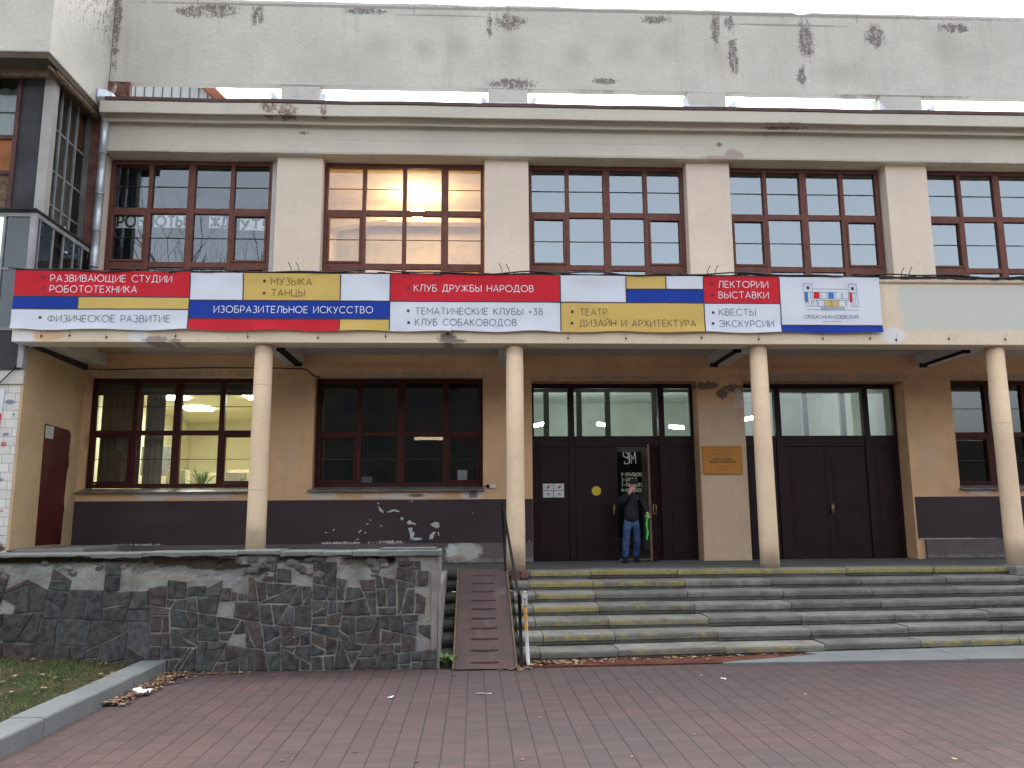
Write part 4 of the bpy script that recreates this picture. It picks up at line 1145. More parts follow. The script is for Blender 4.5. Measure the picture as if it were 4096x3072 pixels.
# ------------------------------------------------------------------ banner
def by(x, z):
    edge = max(0, 1-abs(z-6.27)/.18)*.03*(.5+.5*math.sin(x*5.3+math.sin(x*2.1)*2))
    low = max(0, 1-abs(z-5.24)/.14)*.02*(.5+.5*math.sin(x*4.1+1))
    return -.315-.014*mnoise.noise(Vector((x*.9, z*1.2, 2)))-.014*mnoise.noise(Vector((x*3.2, z*2.6, 8)))-edge-low*1.3
BW = paint('banner white', (.60, .645, .72), .03, 1.5, .6, .12, .08, 12)
BR = paint('banner red', (.52, .022, .036), .06, 1.5, .6, .1, .08, 12)
BB = paint('banner blue', (.014, .045, .30), .08, 1.5, .6, .1, .08, 12)
BY = paint('banner ochre', (.56, .40, .125), .05, 1.5, .6, .1, .08, 12)
BK = paint('banner rule', (.03, .025, .05), .05, 2, .6)
BN = thing('banner', (-1, -.31, 5.2), 'long printed banner of red, blue, ochre and white fields along the canopy front', 'banner')
XA, XB = -8.79, 6.73
X = {0: -8.79, 1: -5.76, 2: -4.83, 3: -3.12, 4: -2.24, 5: .82, 6: 2.02, 7: 2.75, 8: 3.44, 9: 4.85, 10: 6.73, 11: -7.68}
TOP, MID, BOT = 6.28, 5.775, 5.235
PAN = [(X[0], X[1], 5.83, 6.30, 1), (X[0], X[11], 5.605, 5.83, 2), (X[11], X[1], 5.605, 5.83, 3), (X[0], X[1], 5.24, 5.605, 0),
       (X[1], X[2], 5.78, TOP, 0), (X[2], X[3], 5.775, TOP, 3), (X[3], X[4], 5.775, TOP, 0), (X[1], X[4], 5.45, 5.775, 2), (X[1], X[3], BOT, 5.45, 1), (X[3], X[4], BOT, 5.45, 3),
       (X[4], X[5], MID, TOP, 1), (X[4], X[5], BOT, MID, 0), (X[5], X[6], MID, TOP, 0), (X[6], X[7], 6.03, TOP, 3), (X[7], X[8], 6.03, TOP, 0), (X[6], X[8], MID, 6.03, 2), (X[5], X[8], BOT, MID, 3),
       (X[8], X[9], MID, TOP, 1), (X[8], X[9], BOT, MID, 0), (X[9], X[10], 5.37, TOP, 0), (X[9], X[10], BOT, 5.37, 2)]
m_ = MB()
def wob_z(x, z):
    if z > 6.2: return z-.012*(.5+.5*math.sin(x*5.3+math.sin(x*2.1)*2))
    if z < 5.3: return z+.012*math.sin(x*4.1)+.008*mnoise.noise(Vector((x*2, 0, 0)))
    return z
for a, b, c, d, mi in PAN:
    if abs(b-X[1]) < .01 and c == 5.24: pass
    nx = max(2, int((b-a)/.09)); nz = max(2, int((d-c)/.07)); m_.cm = mi; o = len(m_.v)
    for j in range(nz+1):
        for i in range(nx+1):
            x, z = a+(b-a)*i/nx, c+(d-c)*j/nz; m_.v.append((x, by(x, z), wob_z(x, z)))
    for j in range(nz):
        for i in range(nx): m_.face([o+j*(nx+1)+i, o+j*(nx+1)+i+1, o+(j+1)*(nx+1)+i+1, o+(j+1)*(nx+1)+i])
m_.build('printed_cloth', [BW, BR, BB, BY], BN, smooth=True)
def BP(off): return lambda x, z, k: (x, by(x, z)-off-.0007*k, z)
m_ = MB(); kk = 0
def rule(x0, z0, x1, z1):
    global kk
    n = max(2, int(math.hypot(x1-x0, z1-z0)/.09)); kk = (kk+1) % 5
    ribbon(m_, [(x0+(x1-x0)*i/n, z0+(z1-z0)*i/n) for i in range(n+1)], .020, BP(.003), kk)
for q in ((X[0], 5.83, X[1], 5.83), (X[0], 5.605, X[1], 5.605), (X[11], 5.605, X[11], 5.83), (X[1], 5.26, X[1], 6.26), (X[2], 5.78, X[2], 6.26), (X[3], 5.78, X[3], 6.26), (X[4], 5.25, X[4], 6.26), (X[1], 5.777, X[8], 5.777),
          (X[1], 5.45, X[4], 5.45), (X[3], 5.25, X[3], 5.45), (X[5], 5.25, X[5], 6.26), (X[6], MID, X[6], 6.26), (X[7], 6.03, X[7], 6.26), (X[6], 6.03, X[8], 6.03), (X[8], 5.25, X[8], 6.26), (X[8], MID, X[9], MID), (X[9], 5.25, X[9], 6.26), (X[9], 5.37, X[10], 5.37)): rule(*q)
m_.build('rule', BK, BN)
LW = paint('letter white', (.66, .66, .72), .03, 3, .5); LG = paint('letter slate', (.13, .17, .21), .05, 3, .5); LO = paint('letter olive', (.16, .115, .03), .05, 3, .5)
TXT = [('РАЗВИВАЮЩИЕ СТУДИИ', -8.17, -6.09, 6.1, LW), ('РОБОТОТЕХНИКА', -8.17, -6.68, 5.905, LW), ('ФИЗИЧЕСКОЕ РАЗВИТИЕ', -8.17, -6.07, 5.375, LG), ('ИЗОБРАЗИТЕЛЬНОЕ ИСКУССТВО', -5.32, -2.54, 5.555, LW),
       ('МУЗЫКА', -4.34, -3.63, 6.065, LO), ('ТАНЦЫ', -4.33, -3.75, 5.86, LO), ('КЛУБ ДРУЖБЫ НАРОДОВ', -1.81, .33, 5.965, LW), ('ТЕМАТИЧЕСКИЕ КЛУБЫ +38', -1.78, .49, 5.54, LG), ('КЛУБ СОБАКОВОДОВ', -1.78, .02, 5.335, LG),
       ('ТЕАТР', 1.17, 1.66, 5.54, LO), ('ДИЗАЙН И АРХИТЕКТУРА', 1.16, 3.27, 5.335, LO), ('ЛЕКТОРИИ', 3.72, 4.64, 6.07, LW), ('ВЫСТАВКИ', 3.72, 4.64, 5.87, LW), ('КВЕСТЫ', 3.71, 4.38, 5.55, LG), ('ЭКСКУРСИИ', 3.71, 4.70, 5.335, LG)]
for tx, a, b, z, mt in TXT:
    l_ = MB(); lettering(l_, tx, a, b, z, .118, .0130, BP(.004)); l_.build('lettering', mt, BN)
for x, z in [(-8.3, 6.17), (-8.29, 5.98), (-8.3, 5.45), (-5.45, 5.63), (-4.46, 6.13), (-4.46, 5.91), (-1.92, 6.02), (-1.91, 5.6), (-1.9, 5.385), (1.03, 5.6), (1.02, 5.39), (3.6, 6.14), (3.6, 5.93), (3.6, 5.6), (3.59, 5.395)]:
    l_ = MB(); ribbon(l_, [(x-.023, z), (x+.023, z)], .046, BP(.004), 0); l_.build('bullet', BK, BN)
# emblem: line drawing of the hall
ln = MB(); fl = MB()
def lp(px, py): return (5.30+(px-475)*(.99/937), 6.15-(py-255)*(.425/400))
def seg(*pts):
    global kk
    kk = (kk+1) % 5; ribbon(ln, [lp(*p) for p in pts], .0065, BP(.006), kk)
def rect(a, b, c, d): seg((a, b), (c, b), (c, d), (a, d), (a, b))
rect(475, 255, 620, 400); rect(1265, 258, 1412, 405)
seg((620, 345), (1265, 348)); seg((475, 400), (1415, 405)); seg((485, 400), (500, 650)); seg((1415, 405), (1435, 655)); seg((500, 650), (1435, 655))
seg((540, 405), (545, 645)); seg((585, 405), (600, 645)); seg((625, 400), (640, 645)); seg((600, 575), (640, 575)); seg((490, 578), (545, 578))
seg((640, 515), (1280, 520)); seg((640, 545), (1280, 548))
for q in (775, 870, 1035, 1132, 1160, 1262): seg((q, 402), (q+2, 516))
for q in (695, 712, 825, 1080, 1195, 1215): seg((q, 548), (q+3, 650))
for q in (1330, 1375): seg((q, 405), (q+12, 652))
seg((1290, 585), (1295, 652)); seg((945, 550), (945, 648)); seg((962, 550), (962, 648))
seg((768, 655), (770, 712), (1170, 714), (1168, 655))
for q in (675, 693): seg((770, q), (1168, q))
seg((500, 712), (1437, 718))
ln.build('emblem_line', LG, BN)
fl.cm = 0
def fill(a, b, c, d, mi):
    fl.cm = mi; x0, z0 = lp(a, d); x1, z1 = lp(c, b); ribbon(fl, [(x0, (z0+z1)/2), (x1, (z0+z1)/2)], z1-z0, BP(.003), mi)
fill(648, 400, 748, 508, 0); fill(1280, 410, 1325, 582, 0); fill(485, 402, 540, 575, 1); fill(902, 402, 1005, 512, 1); fill(838, 550, 945, 648, 2); fill(962, 550, 1075, 650, 2); fill(528, 300, 577, 353, 3); fill(1317, 310, 1366, 362, 3)
fl.build('emblem_field', [BR, paint('emblem blue', (.03, .15, .42), .05, 3, .5), BY, BK], BN)
l_ = MB(); lettering(l_, 'ОРДЖОНИКИДЗЕВСКИЙ', 5.285, 6.285, 5.50, .062, .0078, BP(.004), .2); l_.build('lettering', LG, BN)
l_ = MB(); lettering(l_, 'ЦЕНТР КУЛЬТУРЫ', 5.62, 5.955, 5.432, .022, .004, BP(.004), .2); l_.build('lettering', paint('letter faded red', (.42, .2, .24), .05, 3, .5), BN)

# hooks and ties below the banner
hk = MB()
hk.tube([(0, 0, .012), (0, -.03, .005), (0, -.04, -.015), (0, -.02, -.03)], .0075, 6); hk.tube([(0, .002, .006), (0, -.012, .006)], .016, 8); hk.tube([(.0, -.025, .0), (.004, -.05, .11)], .0025, 4)
hx = [-8.28, -7.8, -7.17, -5.98, -4.73, -3.5, -2.31, .95, 2.0, 3.38, 4.43, 5.62, 6.5, 6.99, 7.98, 9.05]
first = None
for i, x in enumerate(hx):
    if first is None:
        first = hk.build('tie_hook', paint('rusty hook', (.07, .045, .035), .3, 20, .7)); first.location = (0, 0, 0); o = first
    else: o = first.copy(); COL.objects.link(o)
    o.location = (x, -.25, 5.13+.015*math.sin(i*2.3))
    tag(o, 'small rusty tie hook on the canopy edge under the banner' if x < 6.6 else 'small rusty hook on the bare canopy edge right of the banner', 'hook', 'tie hooks along the canopy edge')
m_ = MB(); x = -8.9; pts = []
while x < 14:
    pts.append((x, -.325-.02*abs(math.sin(x*3)), 6.315+.022*math.sin(x*1.9)+.016*math.sin(x*4.7+1)+.012*mnoise.noise(Vector((x*2, 0, 0))))); x += .12
m_.tube(pts, .014, 6); o = m_.build('black_cable', M['black'], None, smooth=True); tag(o, 'sagging black cable lying along the top edge of the canopy', 'cable')
m_ = MB(); m_.tube([(-8.74, 2.24, 5.01), (-8.3, 2.285, 4.99), (-7.62, 2.285, 5.015), (-6.22, 2.285, 5.04), (-4.8, 2.285, 5.035), (-4.28, 2.285, 5.02), (-4.18, 2.285, 4.98), (-4.08, 2.285, 4.88), (-3.92, 2.285, 4.84)], .011, 6)
o = m_.build('wall_wire', M['black'], None, smooth=True); tag(o, 'thin dark wire running along the ochre wall above the porch windows', 'wire')
m_ = MB(); m_.tube([(-8.69, .1, 5.02), (-8.74, .05, 4.9), (-8.86, .04, 4.6), (-9.1, .04, 4.33), (-9.5, .04, 4.2)], .011, 6)
o = m_.build('hanging_cable', M['black'], None, smooth=True); tag(o, 'loose black cable hanging across the tower corner below the canopy end', 'cable')
# small pins on the canopy roof at each pier
pin = MB()
pin.tube([(-.07, 0, 0), (-.07, 0, .08), (-.13, 0, .19)], .007, 5); pin.tube([(.07, 0, 0), (.07, 0, .08), (.01, 0, .19)], .007, 5); pin.tube([(0, 0, -.06), (0, 0, .03)], .012, 6); pin.tube([(-.07, 0, 0), (.07, 0, 0)], .007, 5)
p0 = None
for x, lb, yw in ((-3.98, 'first', 0), (-.16, 'second', .3), (3.66, 'third', 2.9), (7.35, 'fourth', 3.0)):
    if p0 is None: p0 = pin.build('wire_bracket', M['metal_dark']); o = p0
    else: o = p0.copy(); COL.objects.link(o)
    o.location = (x, -.12, 6.36); o.rotation_euler = (0, 0, yw)
    tag(o, 'small forked wire bracket on the canopy roof before the %s pier from the left' % lb, 'bracket', 'wire brackets on the canopy')
m_ = MB(); m_.box(-.05, .05, -.03, .03, 0, .07); m_.cm = 1; m_.box(-.03, .03, -.045, -.03, -.05, .0); m_.tube([(0, .0, -.02), (0, .06, -.04)], .02, 8)
o = m_.build('small_camera', [paint('white housing', (.7, .72, .73), .05, 9, .4), M['black']], None, bevel=.006); o.location = (-1.2, -.36, 5.22)
tag(o, 'small white and black camera hanging at the bottom edge of the banner', 'camera')
m_ = MB(); m_.box(-.07, .07, -.05, .0, -.04, .04); m_.cm = 1; m_.tube([(-.1, -.02, 0), (-.06, -.05, 0)], .035, 10); m_.box(-.2, -.07, -.012, 0, -.012, .006)
o = m_.build('wall_lamp', [paint('grey lamp body', (.5, .5, .5), .1, 9, .5), M['metal_dark']], None, bevel=.006); o.location = (-.36, 2.3, 2.58)
tag(o, 'small grey wall socket lamp beside the dark porch window', 'lamp')

# unlit batten lamps under the canopy beams
bt = MB(); bt.tube([(0, 0, 0), (0, 1.55, 0)], .026, 8); bt.tube([(.09, 0, .02), (.09, 1.55, .02)], .02, 8); bt.box(-.03, .12, .0, .06, -.03, .06); bt.box(-.03, .12, 1.5, 1.56, -.03, .06); bt.box(.02, .07, .1, 1.45, .02, .06)
b0 = None
for x, lb in ((-4.38, 'first'), (4.24, 'third'), (8.74, 'fourth')):
    if b0 is None: b0 = bt.build('batten_lamp', M['metal_dark']); o = b0
    else: o = b0.copy(); COL.objects.link(o)
    o.location = (x, .5, 5.06)
    tag(o, 'unlit dark batten lamp under the canopy beam of the %s column from the left' % lb, 'lamp', 'batten lamps under the canopy')

# ------------------------------------------------------------------ signs on doors and pillar
PQ = thing('wall_plaque', (4.44, 2.29, 2.8), 'ochre framed plaque with small dark lettering on the pillar between the doors', 'plaque')
m_ = MB(); m_.box(4.02, 4.86, 2.262, 2.293, 2.80, 3.395); m_.build('plate', paint('ochre plaque', (.42, .18, .035), .08, 2, .5, .2), PQ, bevel=.006)
m_ = MB()
for q in ((4.045, 4.835, 3.365, 3.37), (4.045, 4.835, 2.825, 2.83), (4.045, 4.05, 2.83, 3.365), (4.83, 4.835, 2.83, 3.365)): m_.box(q[0], q[1], 2.2595, 2.263, q[2], q[3])
m_.build('border_line', paint('plaque line', (.17, .07, .02), .1, 3, .5), PQ)
pp = lambda x, z, k: (x, 2.2605-.0004*k, z)
m_ = MB(); random.seed(2)
for z, w_ in ((3.325, .42), (3.295, .46), (3.235, .52), (3.19, .38), (2.965, .22), (2.90, .3)):
    x = 4.44-w_/2
    while x < 4.44+w_/2:
        l = random.uniform(.015, .05); ribbon(m_, [(x, z), (min(x+l, 4.44+w_/2), z)], .014, pp, 0); x += l+.01
m_.build('fine_print', paint('plaque print', (.2, .085, .025), .1, 3, .5), PQ)
m_ = MB(); lettering(m_, 'ЦЕНТР КУЛЬТУРЫ', 4.25, 4.64, 3.105, .034, .009, pp); lettering(m_, '«ОРДЖОНИКИДЗЕВСКИЙ»', 4.16, 4.73, 3.045, .034, .009, pp)
m_.build('lettering', paint('plaque letters', (.07, .035, .015), .1, 3, .5), PQ)
NS = [(0, 0, 'upper left'), (1, 0, 'upper right'), (0, 1, 'lower left'), (1, 1, 'lower right')]
for i, j, lb in NS:
    a, z = .715+.228*i, 2.505-.15*j
    m_ = MB(); m_.box(a, a+.218, 2.703, 2.7075, z, z+.14)
    o = m_.build('door_notice', paint('notice paper', (.52, .54, .57), .04, 6, .6)); tag(o, '%s sheet of four white notices with red emblems on the door panel' % lb, 'notice', 'white notices on the door panel')
    m_ = MB(); c = (a+.109+.01*i, z+.07); m_.cm = 0
    if j == 0: m_.prism([(c[0]-.05, c[1]-.02), (c[0]-.005, c[1]-.03), (c[0]+.03, c[1]+.0), (c[0]+.05, c[1]+.028), (c[0]+.01, c[1]+.035), (c[0]-.02, c[1]+.008)], 'y', 2.7005, 2.703)
    else:
        for q in range(5):
            an = rad(90+72*q); m_.prism([(c[0]+.014*math.cos(an-.6), c[1]+.014*math.sin(an-.6)), (c[0]+.045*math.cos(an), c[1]+.04*math.sin(an)), (c[0]+.014*math.cos(an+.6), c[1]+.014*math.sin(an+.6))], 'y', 2.7005, 2.703)
        m_.prism([(c[0]+.018*math.cos(rad(45*q)), c[1]+.018*math.sin(rad(45*q))) for q in range(8)], 'y', 2.6995, 2.7025)
    m_.cm = 1; m_.prism([(c[0]+.012, c[1]-.018), (c[0]+.03, c[1]-.024), (c[0]+.02, c[1]+.004)], 'y', 2.6990, 2.7015)
    m_.build('emblem', [paint('emblem red', (.42, .05, .06), .1, 20, .6), paint('emblem dark', (.06, .05, .06), .1, 9, .6)], o)
m_ = MB(); m_.prism([(1.845+.098*math.cos(rad(12*q)), 2.488+.098*math.sin(rad(12*q))) for q in range(30)], 'y', 2.689, 2.6945)
o = m_.build('yellow_disc', paint('yellow vinyl', (.58, .44, .02), .05, 3, .5)); tag(o, 'round yellow warning disc on the closed dark door leaf', 'sticker')
BD = thing('display_board', (3.0, 4.88, 1.6), 'black board with white monogram and lettering seen through the open door', 'board')
m_ = MB(); m_.box(2.55, 3.6, 4.86, 4.895, 1.6, 3.6); m_.build('panel', paint('board black', (.008, .008, .009), .1, 2, .6), BD)
bp_ = lambda x, z, k: (x, 4.8585-.0006*k, z)
LB = emit('glowing white letters', (.7, .82, .7), .03)  # faint emission added so the white letters show on the black board
m_ = MB()
for tx, z in (('У–УРАЛЬСКИЙ', 2.9), ('З–ЗАВОД', 2.775), ('Т–ТЯЖЁЛОГО', 2.65), ('М–МАШИНОСТРОЕНИЯ', 2.525)):
    lettering(m_, tx, 2.78, 2.78+.0525*len(tx), z, .078, .017, bp_, .22)
m_.build('lettering', LB, BD)
m_ = MB()
ribbon(m_, [(2.84, 3.5), (2.84, 3.38), (2.9, 3.34), (2.97, 3.34)], .024, bp_, 0)
ribbon(m_, [(2.88, 3.26), (2.86, 3.2), (2.93, 3.19), (2.97, 3.22), (2.98, 3.29), (2.92, 3.34), (2.97, 3.38), (2.96, 3.44), (2.9, 3.455)], .022, bp_, 1)
ribbon(m_, [(2.88, 3.49), (3.09, 3.49)], .024, bp_, 2); ribbon(m_, [(2.99, 3.48), (2.99, 3.2)], .024, bp_, 3)
ribbon(m_, [(3.03, 3.2), (3.03, 3.4), (3.075, 3.3), (3.12, 3.46), (3.14, 3.2)], .022, bp_, 4); ribbon(m_, [(3.12, 3.5), (3.12, 3.4)], .022, bp_, 0)
m_.build('monogram', LB, BD)
# letters pasted in the first upper window
for tx, x0, x1, z0, z1, lb in (('РОБ', -8.46, -7.85, 8.165, 8.47, 'first'), ('ОТЫ', -7.65, -6.98, 8.185, 8.46, 'second'), ('ЖД', -6.49, -6.03, 8.185, 8.45, 'third'), ('УТ!', -5.83, -5.28, 8.14, 8.40, 'fourth')):
    m_ = MB(); m_.box(x0, x1, 2.628, 2.631, z0, z1)
    o = m_.build('paper_sheet', paint('window paper', (.93, .95, .95), .04, 2, .9)); tag(o, '%s white paper sheet with letters %s pasted inside the upper window' % (lb, tx.replace('!', '')), 'paper', 'paper letters in the upper window')
    m_ = MB(); pw = lambda x, z, k: (x, 2.6265-.0005*k, z)
    lettering(m_, tx, x0+.03, x1-.03, z0+.03, z1-z0-.05, .05, pw, .25); m_.build('lettering', M['black'], o)

# ------------------------------------------------------------------ lamps and furnishings behind the glass
def lampthing(name, loc, label, mb, mat, group):
    o = mb.build(name, mat); o.location = loc; return tag(o, label, 'lamp', group)
WARM = emit('warm bulb', (1.0, .78, .46), 36)
m_ = MB(); m_.blob((0, 0, 0), (.2, .2, .13), 18, 10)
o = m_.build('ceiling_globe', WARM, smooth=True); o.location = (-2.15, 4.9, 9.45); tag(o, 'glowing warm globe lamp inside the yellow lit upper window', 'lamp')
m_ = MB(); m_.tube([(0, 0, .12), (0, 0, .5)], .012, 6); m_.build('stem', M['metal_dark'], o)
w = MB(); w.prism([(-4.48, 9.95), (-4.48, 9.3), (-3.0, 9.55), (-3.0, 9.95)], 'y', 5.6, 5.9); w.box(-4.48, -.04, 5.9, 6.2, 9.6, 9.95); w.build('ceiling_beam', paint('warm beam', (.6, .47, .3), .1, 2, .8), B)
COOL = emit('office panel', (.97, 1.0, .86), 12)
pan = MB(); pan.box(-.3, .3, -.3, .3, -.03, 0)
for i, (x, y, lb) in enumerate(((-7.4, 3.45, 'nearest square ceiling lamp, left in the lit porch window'), (-7.45, 5.35, 'square ceiling lamp farthest back in the lit porch window'), (-5.45, 3.45, 'square ceiling lamp beside the first column in the lit porch window'))):
    if i == 0: p0 = pan.build('ceiling_lamp', COOL); o = p0
    else: o = p0.copy(); COL.objects.link(o)
    o.location = (x, y, 4.61); tag(o, lb, 'lamp', 'square ceiling lamps in the office')
TUBE = emit('lobby tube', (.93, 1.0, .95), 20)
tb = MB(); tb.tube([(0, -.26, 0), (0, .26, .0)], .045, 8)
for i, (x, y, z, yw, lb) in enumerate(((.95, 6.5, 4.32, .3, 'left transom pane of the first door'), (2.65, 6.5, 4.32, -.75, 'wide transom pane of the first door'), (4.55, 6.4, 4.24, -.95, 'right transom pane of the first door'), (6.5, 6.4, 4.47, .42, 'left transom pane of the second door'))):
    if i == 0: p0 = tb.build('tube_lamp', TUBE); o = p0
    else: o = p0.copy(); COL.objects.link(o)
    o.location = (x, y, z); o.rotation_euler = (0, 0, yw); tag(o, 'lit lobby tube lamp behind the %s' % lb, 'lamp', 'tube lamps in the lobby')
# curtains in the lit porch window
def drape(x0, x1, y, z0, z1, mat, label, amp=.035, fr=9):
    m_ = MB(); n = int((x1-x0)/.02)
    for q in range(n+1):
        xx = x0+(x1-x0)*q/n
        m_.v += [(xx, y+amp*math.sin(xx*fr*6.28)+.02*math.sin(xx*13), z0), (xx, y+amp*.8*math.sin(xx*fr*6.28+.3)+.02*math.sin(xx*13), z1)]
    for q in range(n): m_.face([2*q, 2*q+2, 2*q+3, 2*q+1])
    o = m_.build('curtain', mat, None, smooth=True); tag(o, label, 'curtain')
drape(-8.60, -7.74, 2.95, 2.6, 4.6, paint('brown drape', (.13, .095, .05), .15, 3, .95), 'brown drape hanging at the left of the lit porch window', .04, 7)
drape(-7.70, -7.28, 2.97, 2.4, 4.6, paint('grey drape', (.25, .23, .17), .12, 3, .95), 'grey green drape beside the brown one in the lit porch window', .03, 8)
drape(-5.36, -5.2, 2.97, 2.4, 4.6, paint('pale drape', (.36, .33, .24), .1, 3, .95), 'narrow pale drape at the right of the lit porch window', .02, 9)
m_ = MB(); m_.box(-8.66, -5.14, 2.80, 2.88, 4.55, 4.95); o = m_.build('filler_box', paint('dark blind box', (.05, .05, .04), .1, 2, .8)); tag(o, 'dark blind box standing in for the ceiling void at the top of the lit porch window', 'filler')  # stands in for the ceiling void; raised to stop light leaking above it
CB = thing('wall_cabinet', (-8.0, 4.7, 2.95), 'grey cabinet with a row of books behind the grey green drape in the lit office', 'cabinet')
m_ = MB(); m_.box(-8.35, -7.75, 4.5, 4.9, 2.95, 3.6); m_.build('body', paint('cabinet grey', (.2, .2, .19), .1, 2, .6), CB)
m_ = MB()
for q in range(6): m_.box(-8.25+.07*q, -8.2+.07*q, 4.47, 4.5, 3.05, 3.4)
m_.build('book_row', paint('book spines', (.3, .32, .32), .3, 20, .7), CB)
m_ = MB(); m_.box(-7.35, -6.95, 3.4, 3.7, 2.2, 3.0); o = m_.build('filing_box', paint('cream box', (.6, .58, .42), .1, 2, .7), None, bevel=.01); tag(o, 'cream box standing behind the sill of the lit porch window', 'box')
m_ = MB(); m_.box(-6.4, -5.95, 4.4, 4.5, 2.5, 3.0); m_.box(-6.3, -6.05, 4.42, 4.48, 2.3, 2.5); o = m_.build('monitor', paint('dull monitor', (.22, .19, .15), .1, 2, .5), None, bevel=.01); tag(o, 'brownish computer screen behind the plants in the lit office', 'screen')
def plant(loc, h, n, label, cat='plant', seed=1, col=(.10, .17, .04), pot=True, lw=.012):
    rnd = random.Random(seed); PT = thing('potted_plant' if pot else 'weed', loc, label, cat)
    if pot:
        m_ = MB(); m_.lathe([(.06, loc[2]), (.085, loc[2]+.13), (.09, loc[2]+.15)], loc[0], loc[1], 14); m_.build('pot', paint('pot', (.3, .3, .27), .1, 9, .6), PT)
    lf = MB()
    for i in range(n):
        a = rnd.uniform(0, 6.28); ln_ = h*rnd.uniform(.6, 1.1); sp = rnd.uniform(.15, .6)*h
        pts = []
        for q in range(6):
            u = q/5; pts.append(Vector((loc[0]+math.cos(a)*sp*u**1.3, loc[1]+math.sin(a)*sp*u**1.3, loc[2]+(.12 if pot else 0)+ln_*(u-.45*u*u*rnd.uniform(.8, 1.3)))))
        o = len(lf.v); w_ = lw*rnd.uniform(.7, 1.6)
        lf.cc = scl(col, rnd.uniform(.6, 1.5))
        for q, p in enumerate(pts):
            k = w_*(math.sin(math.pi*(.12+.88*q/5))+.08); s_ = Vector((-math.sin(a), math.cos(a), 0))*k; lf.v += [tuple(p-s_), tuple(p+s_)]
        for q in range(5): lf.face([o+2*q, o+2*q+1, o+2*q+3, o+2*q+2])
    lf.build('leaves', M['leaf'], PT)
M['leaf'] = vcol('leaf', .6, .3, 0, 30, .2, 20)
plant((-6.55, 3.25, 2.35), .95, 26, 'leafy green pot plant behind the middle of the lit porch window', seed=4, lw=.02)
plant((-6.85, 3.2, 2.35), .55, 16, 'thin small pot plant left of the leafy one in the lit porch window', seed=9)
plant((-5.75, 3.3, 2.45), .5, 14, 'small drooping pot plant at the right of the lit porch window', seed=14)
plant((-1.10, -3.22, .0), .3, 40, 'green weed growing at the foot of the terrace wall end', 'weed', 6, (.09, .16, .035), False, .03)
plant((-.06, -3.2, .01), .12, 22, 'dry small weed at the foot of the marker post', 'weed', 7, (.10, .10, .03), False, .015)
plant((1.24, nose(1, 1.24)+.35, .92), .08, 16, 'tiny weed tuft in a joint high on the steps', 'weed', 8, (.05, .09, .03), False, .012)
m_ = MB(); m_.box(-1.08, -.88, 2.575, 2.585, 2.68, 2.93); o = m_.build('window_card', paint('grey card', (.38, .40, .42), .05, 5, .8)); tag(o, 'pale card leaning in the corner of the dark porch window', 'card')
m_ = MB(); m_.box(-3.1, -2.85, 2.6, 2.66, 2.68, 2.8); o = m_.build('sill_box', paint('grey box', (.15, .16, .16), .05, 5, .8)); tag(o, 'small grey box on the inner sill of the dark porch window', 'box')

# ------------------------------------------------------------------ the man in the doorway
def skinned(name, V, E, R_, mat, parent, sub=2, root=0):
    me = bpy.data.meshes.new(name); off = wloc(parent) if parent else Vector((0, 0, 0))
    me.from_pydata([tuple(Vector(v)-off) for v in V], E, []); me.materials.append(mat)
    o = bpy.data.objects.new(name, me); COL.objects.link(o)
    if parent: o.parent = parent
    sk = o.modifiers.new('skin', 'SKIN'); sk.use_smooth_shade = True; sk.branch_smoothing = .6
    bm = bmesh.new(); bm.from_mesh(me); lay = bm.verts.layers.skin.verify()
    for i, v in enumerate(bm.verts):
        r = R_[i]; v[lay].radius = r if isinstance(r, tuple) else (r, r); v[lay].use_root = (i == root)
    bm.to_mesh(me); bm.free()
    ss = o.modifiers.new('sub', 'SUBSURF'); ss.levels = sub; ss.render_levels = sub
    return o
SKIN = paint('skin', (.52, .29, .22), .06, 12, .55, .3, 0)
PX, PY, PZ = 2.44, 1.98, 1.05
V, E, R_ = [], [], []
def vert(p, r, frm=None):
    V.append(p); R_.append(r)
    if frm is not None: E.append((frm, len(V)-1))
    return len(V)-1
pel = vert((2.43, 1.98, 1.93), (.10, .075)); bel = vert((2.44, 1.97, 2.1), (.10, .075), pel); che = vert((2.45, 1.97, 2.32), (.11, .07), bel); nb = vert((2.465, 1.96, 2.46), (.07, .065), che)
nk = vert((2.475, 1.94, 2.52), .055, nb); jw = vert((2.48, 1.91, 2.565), (.062, .075), nk); hd = vert((2.485, 1.915, 2.64), (.075, .092), jw); hdt = vert((2.49, 1.93, 2.715), (.062, .078), hd)
vert((2.478, 1.815, 2.625), (.013, .016), hd)
def limb(start, pts):
    k = start
    for p, r in pts: k = vert(p, r, k)
    return k
rs = limb(che, [((2.29, 1.97, 2.42), .062), ((2.205, 1.93, 2.31), .05), ((2.215, 1.86, 2.27), .045), ((2.33, 1.79, 2.42), .036), ((2.385, 1.775, 2.49), .027)])
lsd = limb(che, [((2.61, 1.97, 2.42), .062), ((2.69, 1.97, 2.22), .047), ((2.735, 1.93, 2.10), .036), ((2.75, 1.91, 2.055), .027)])
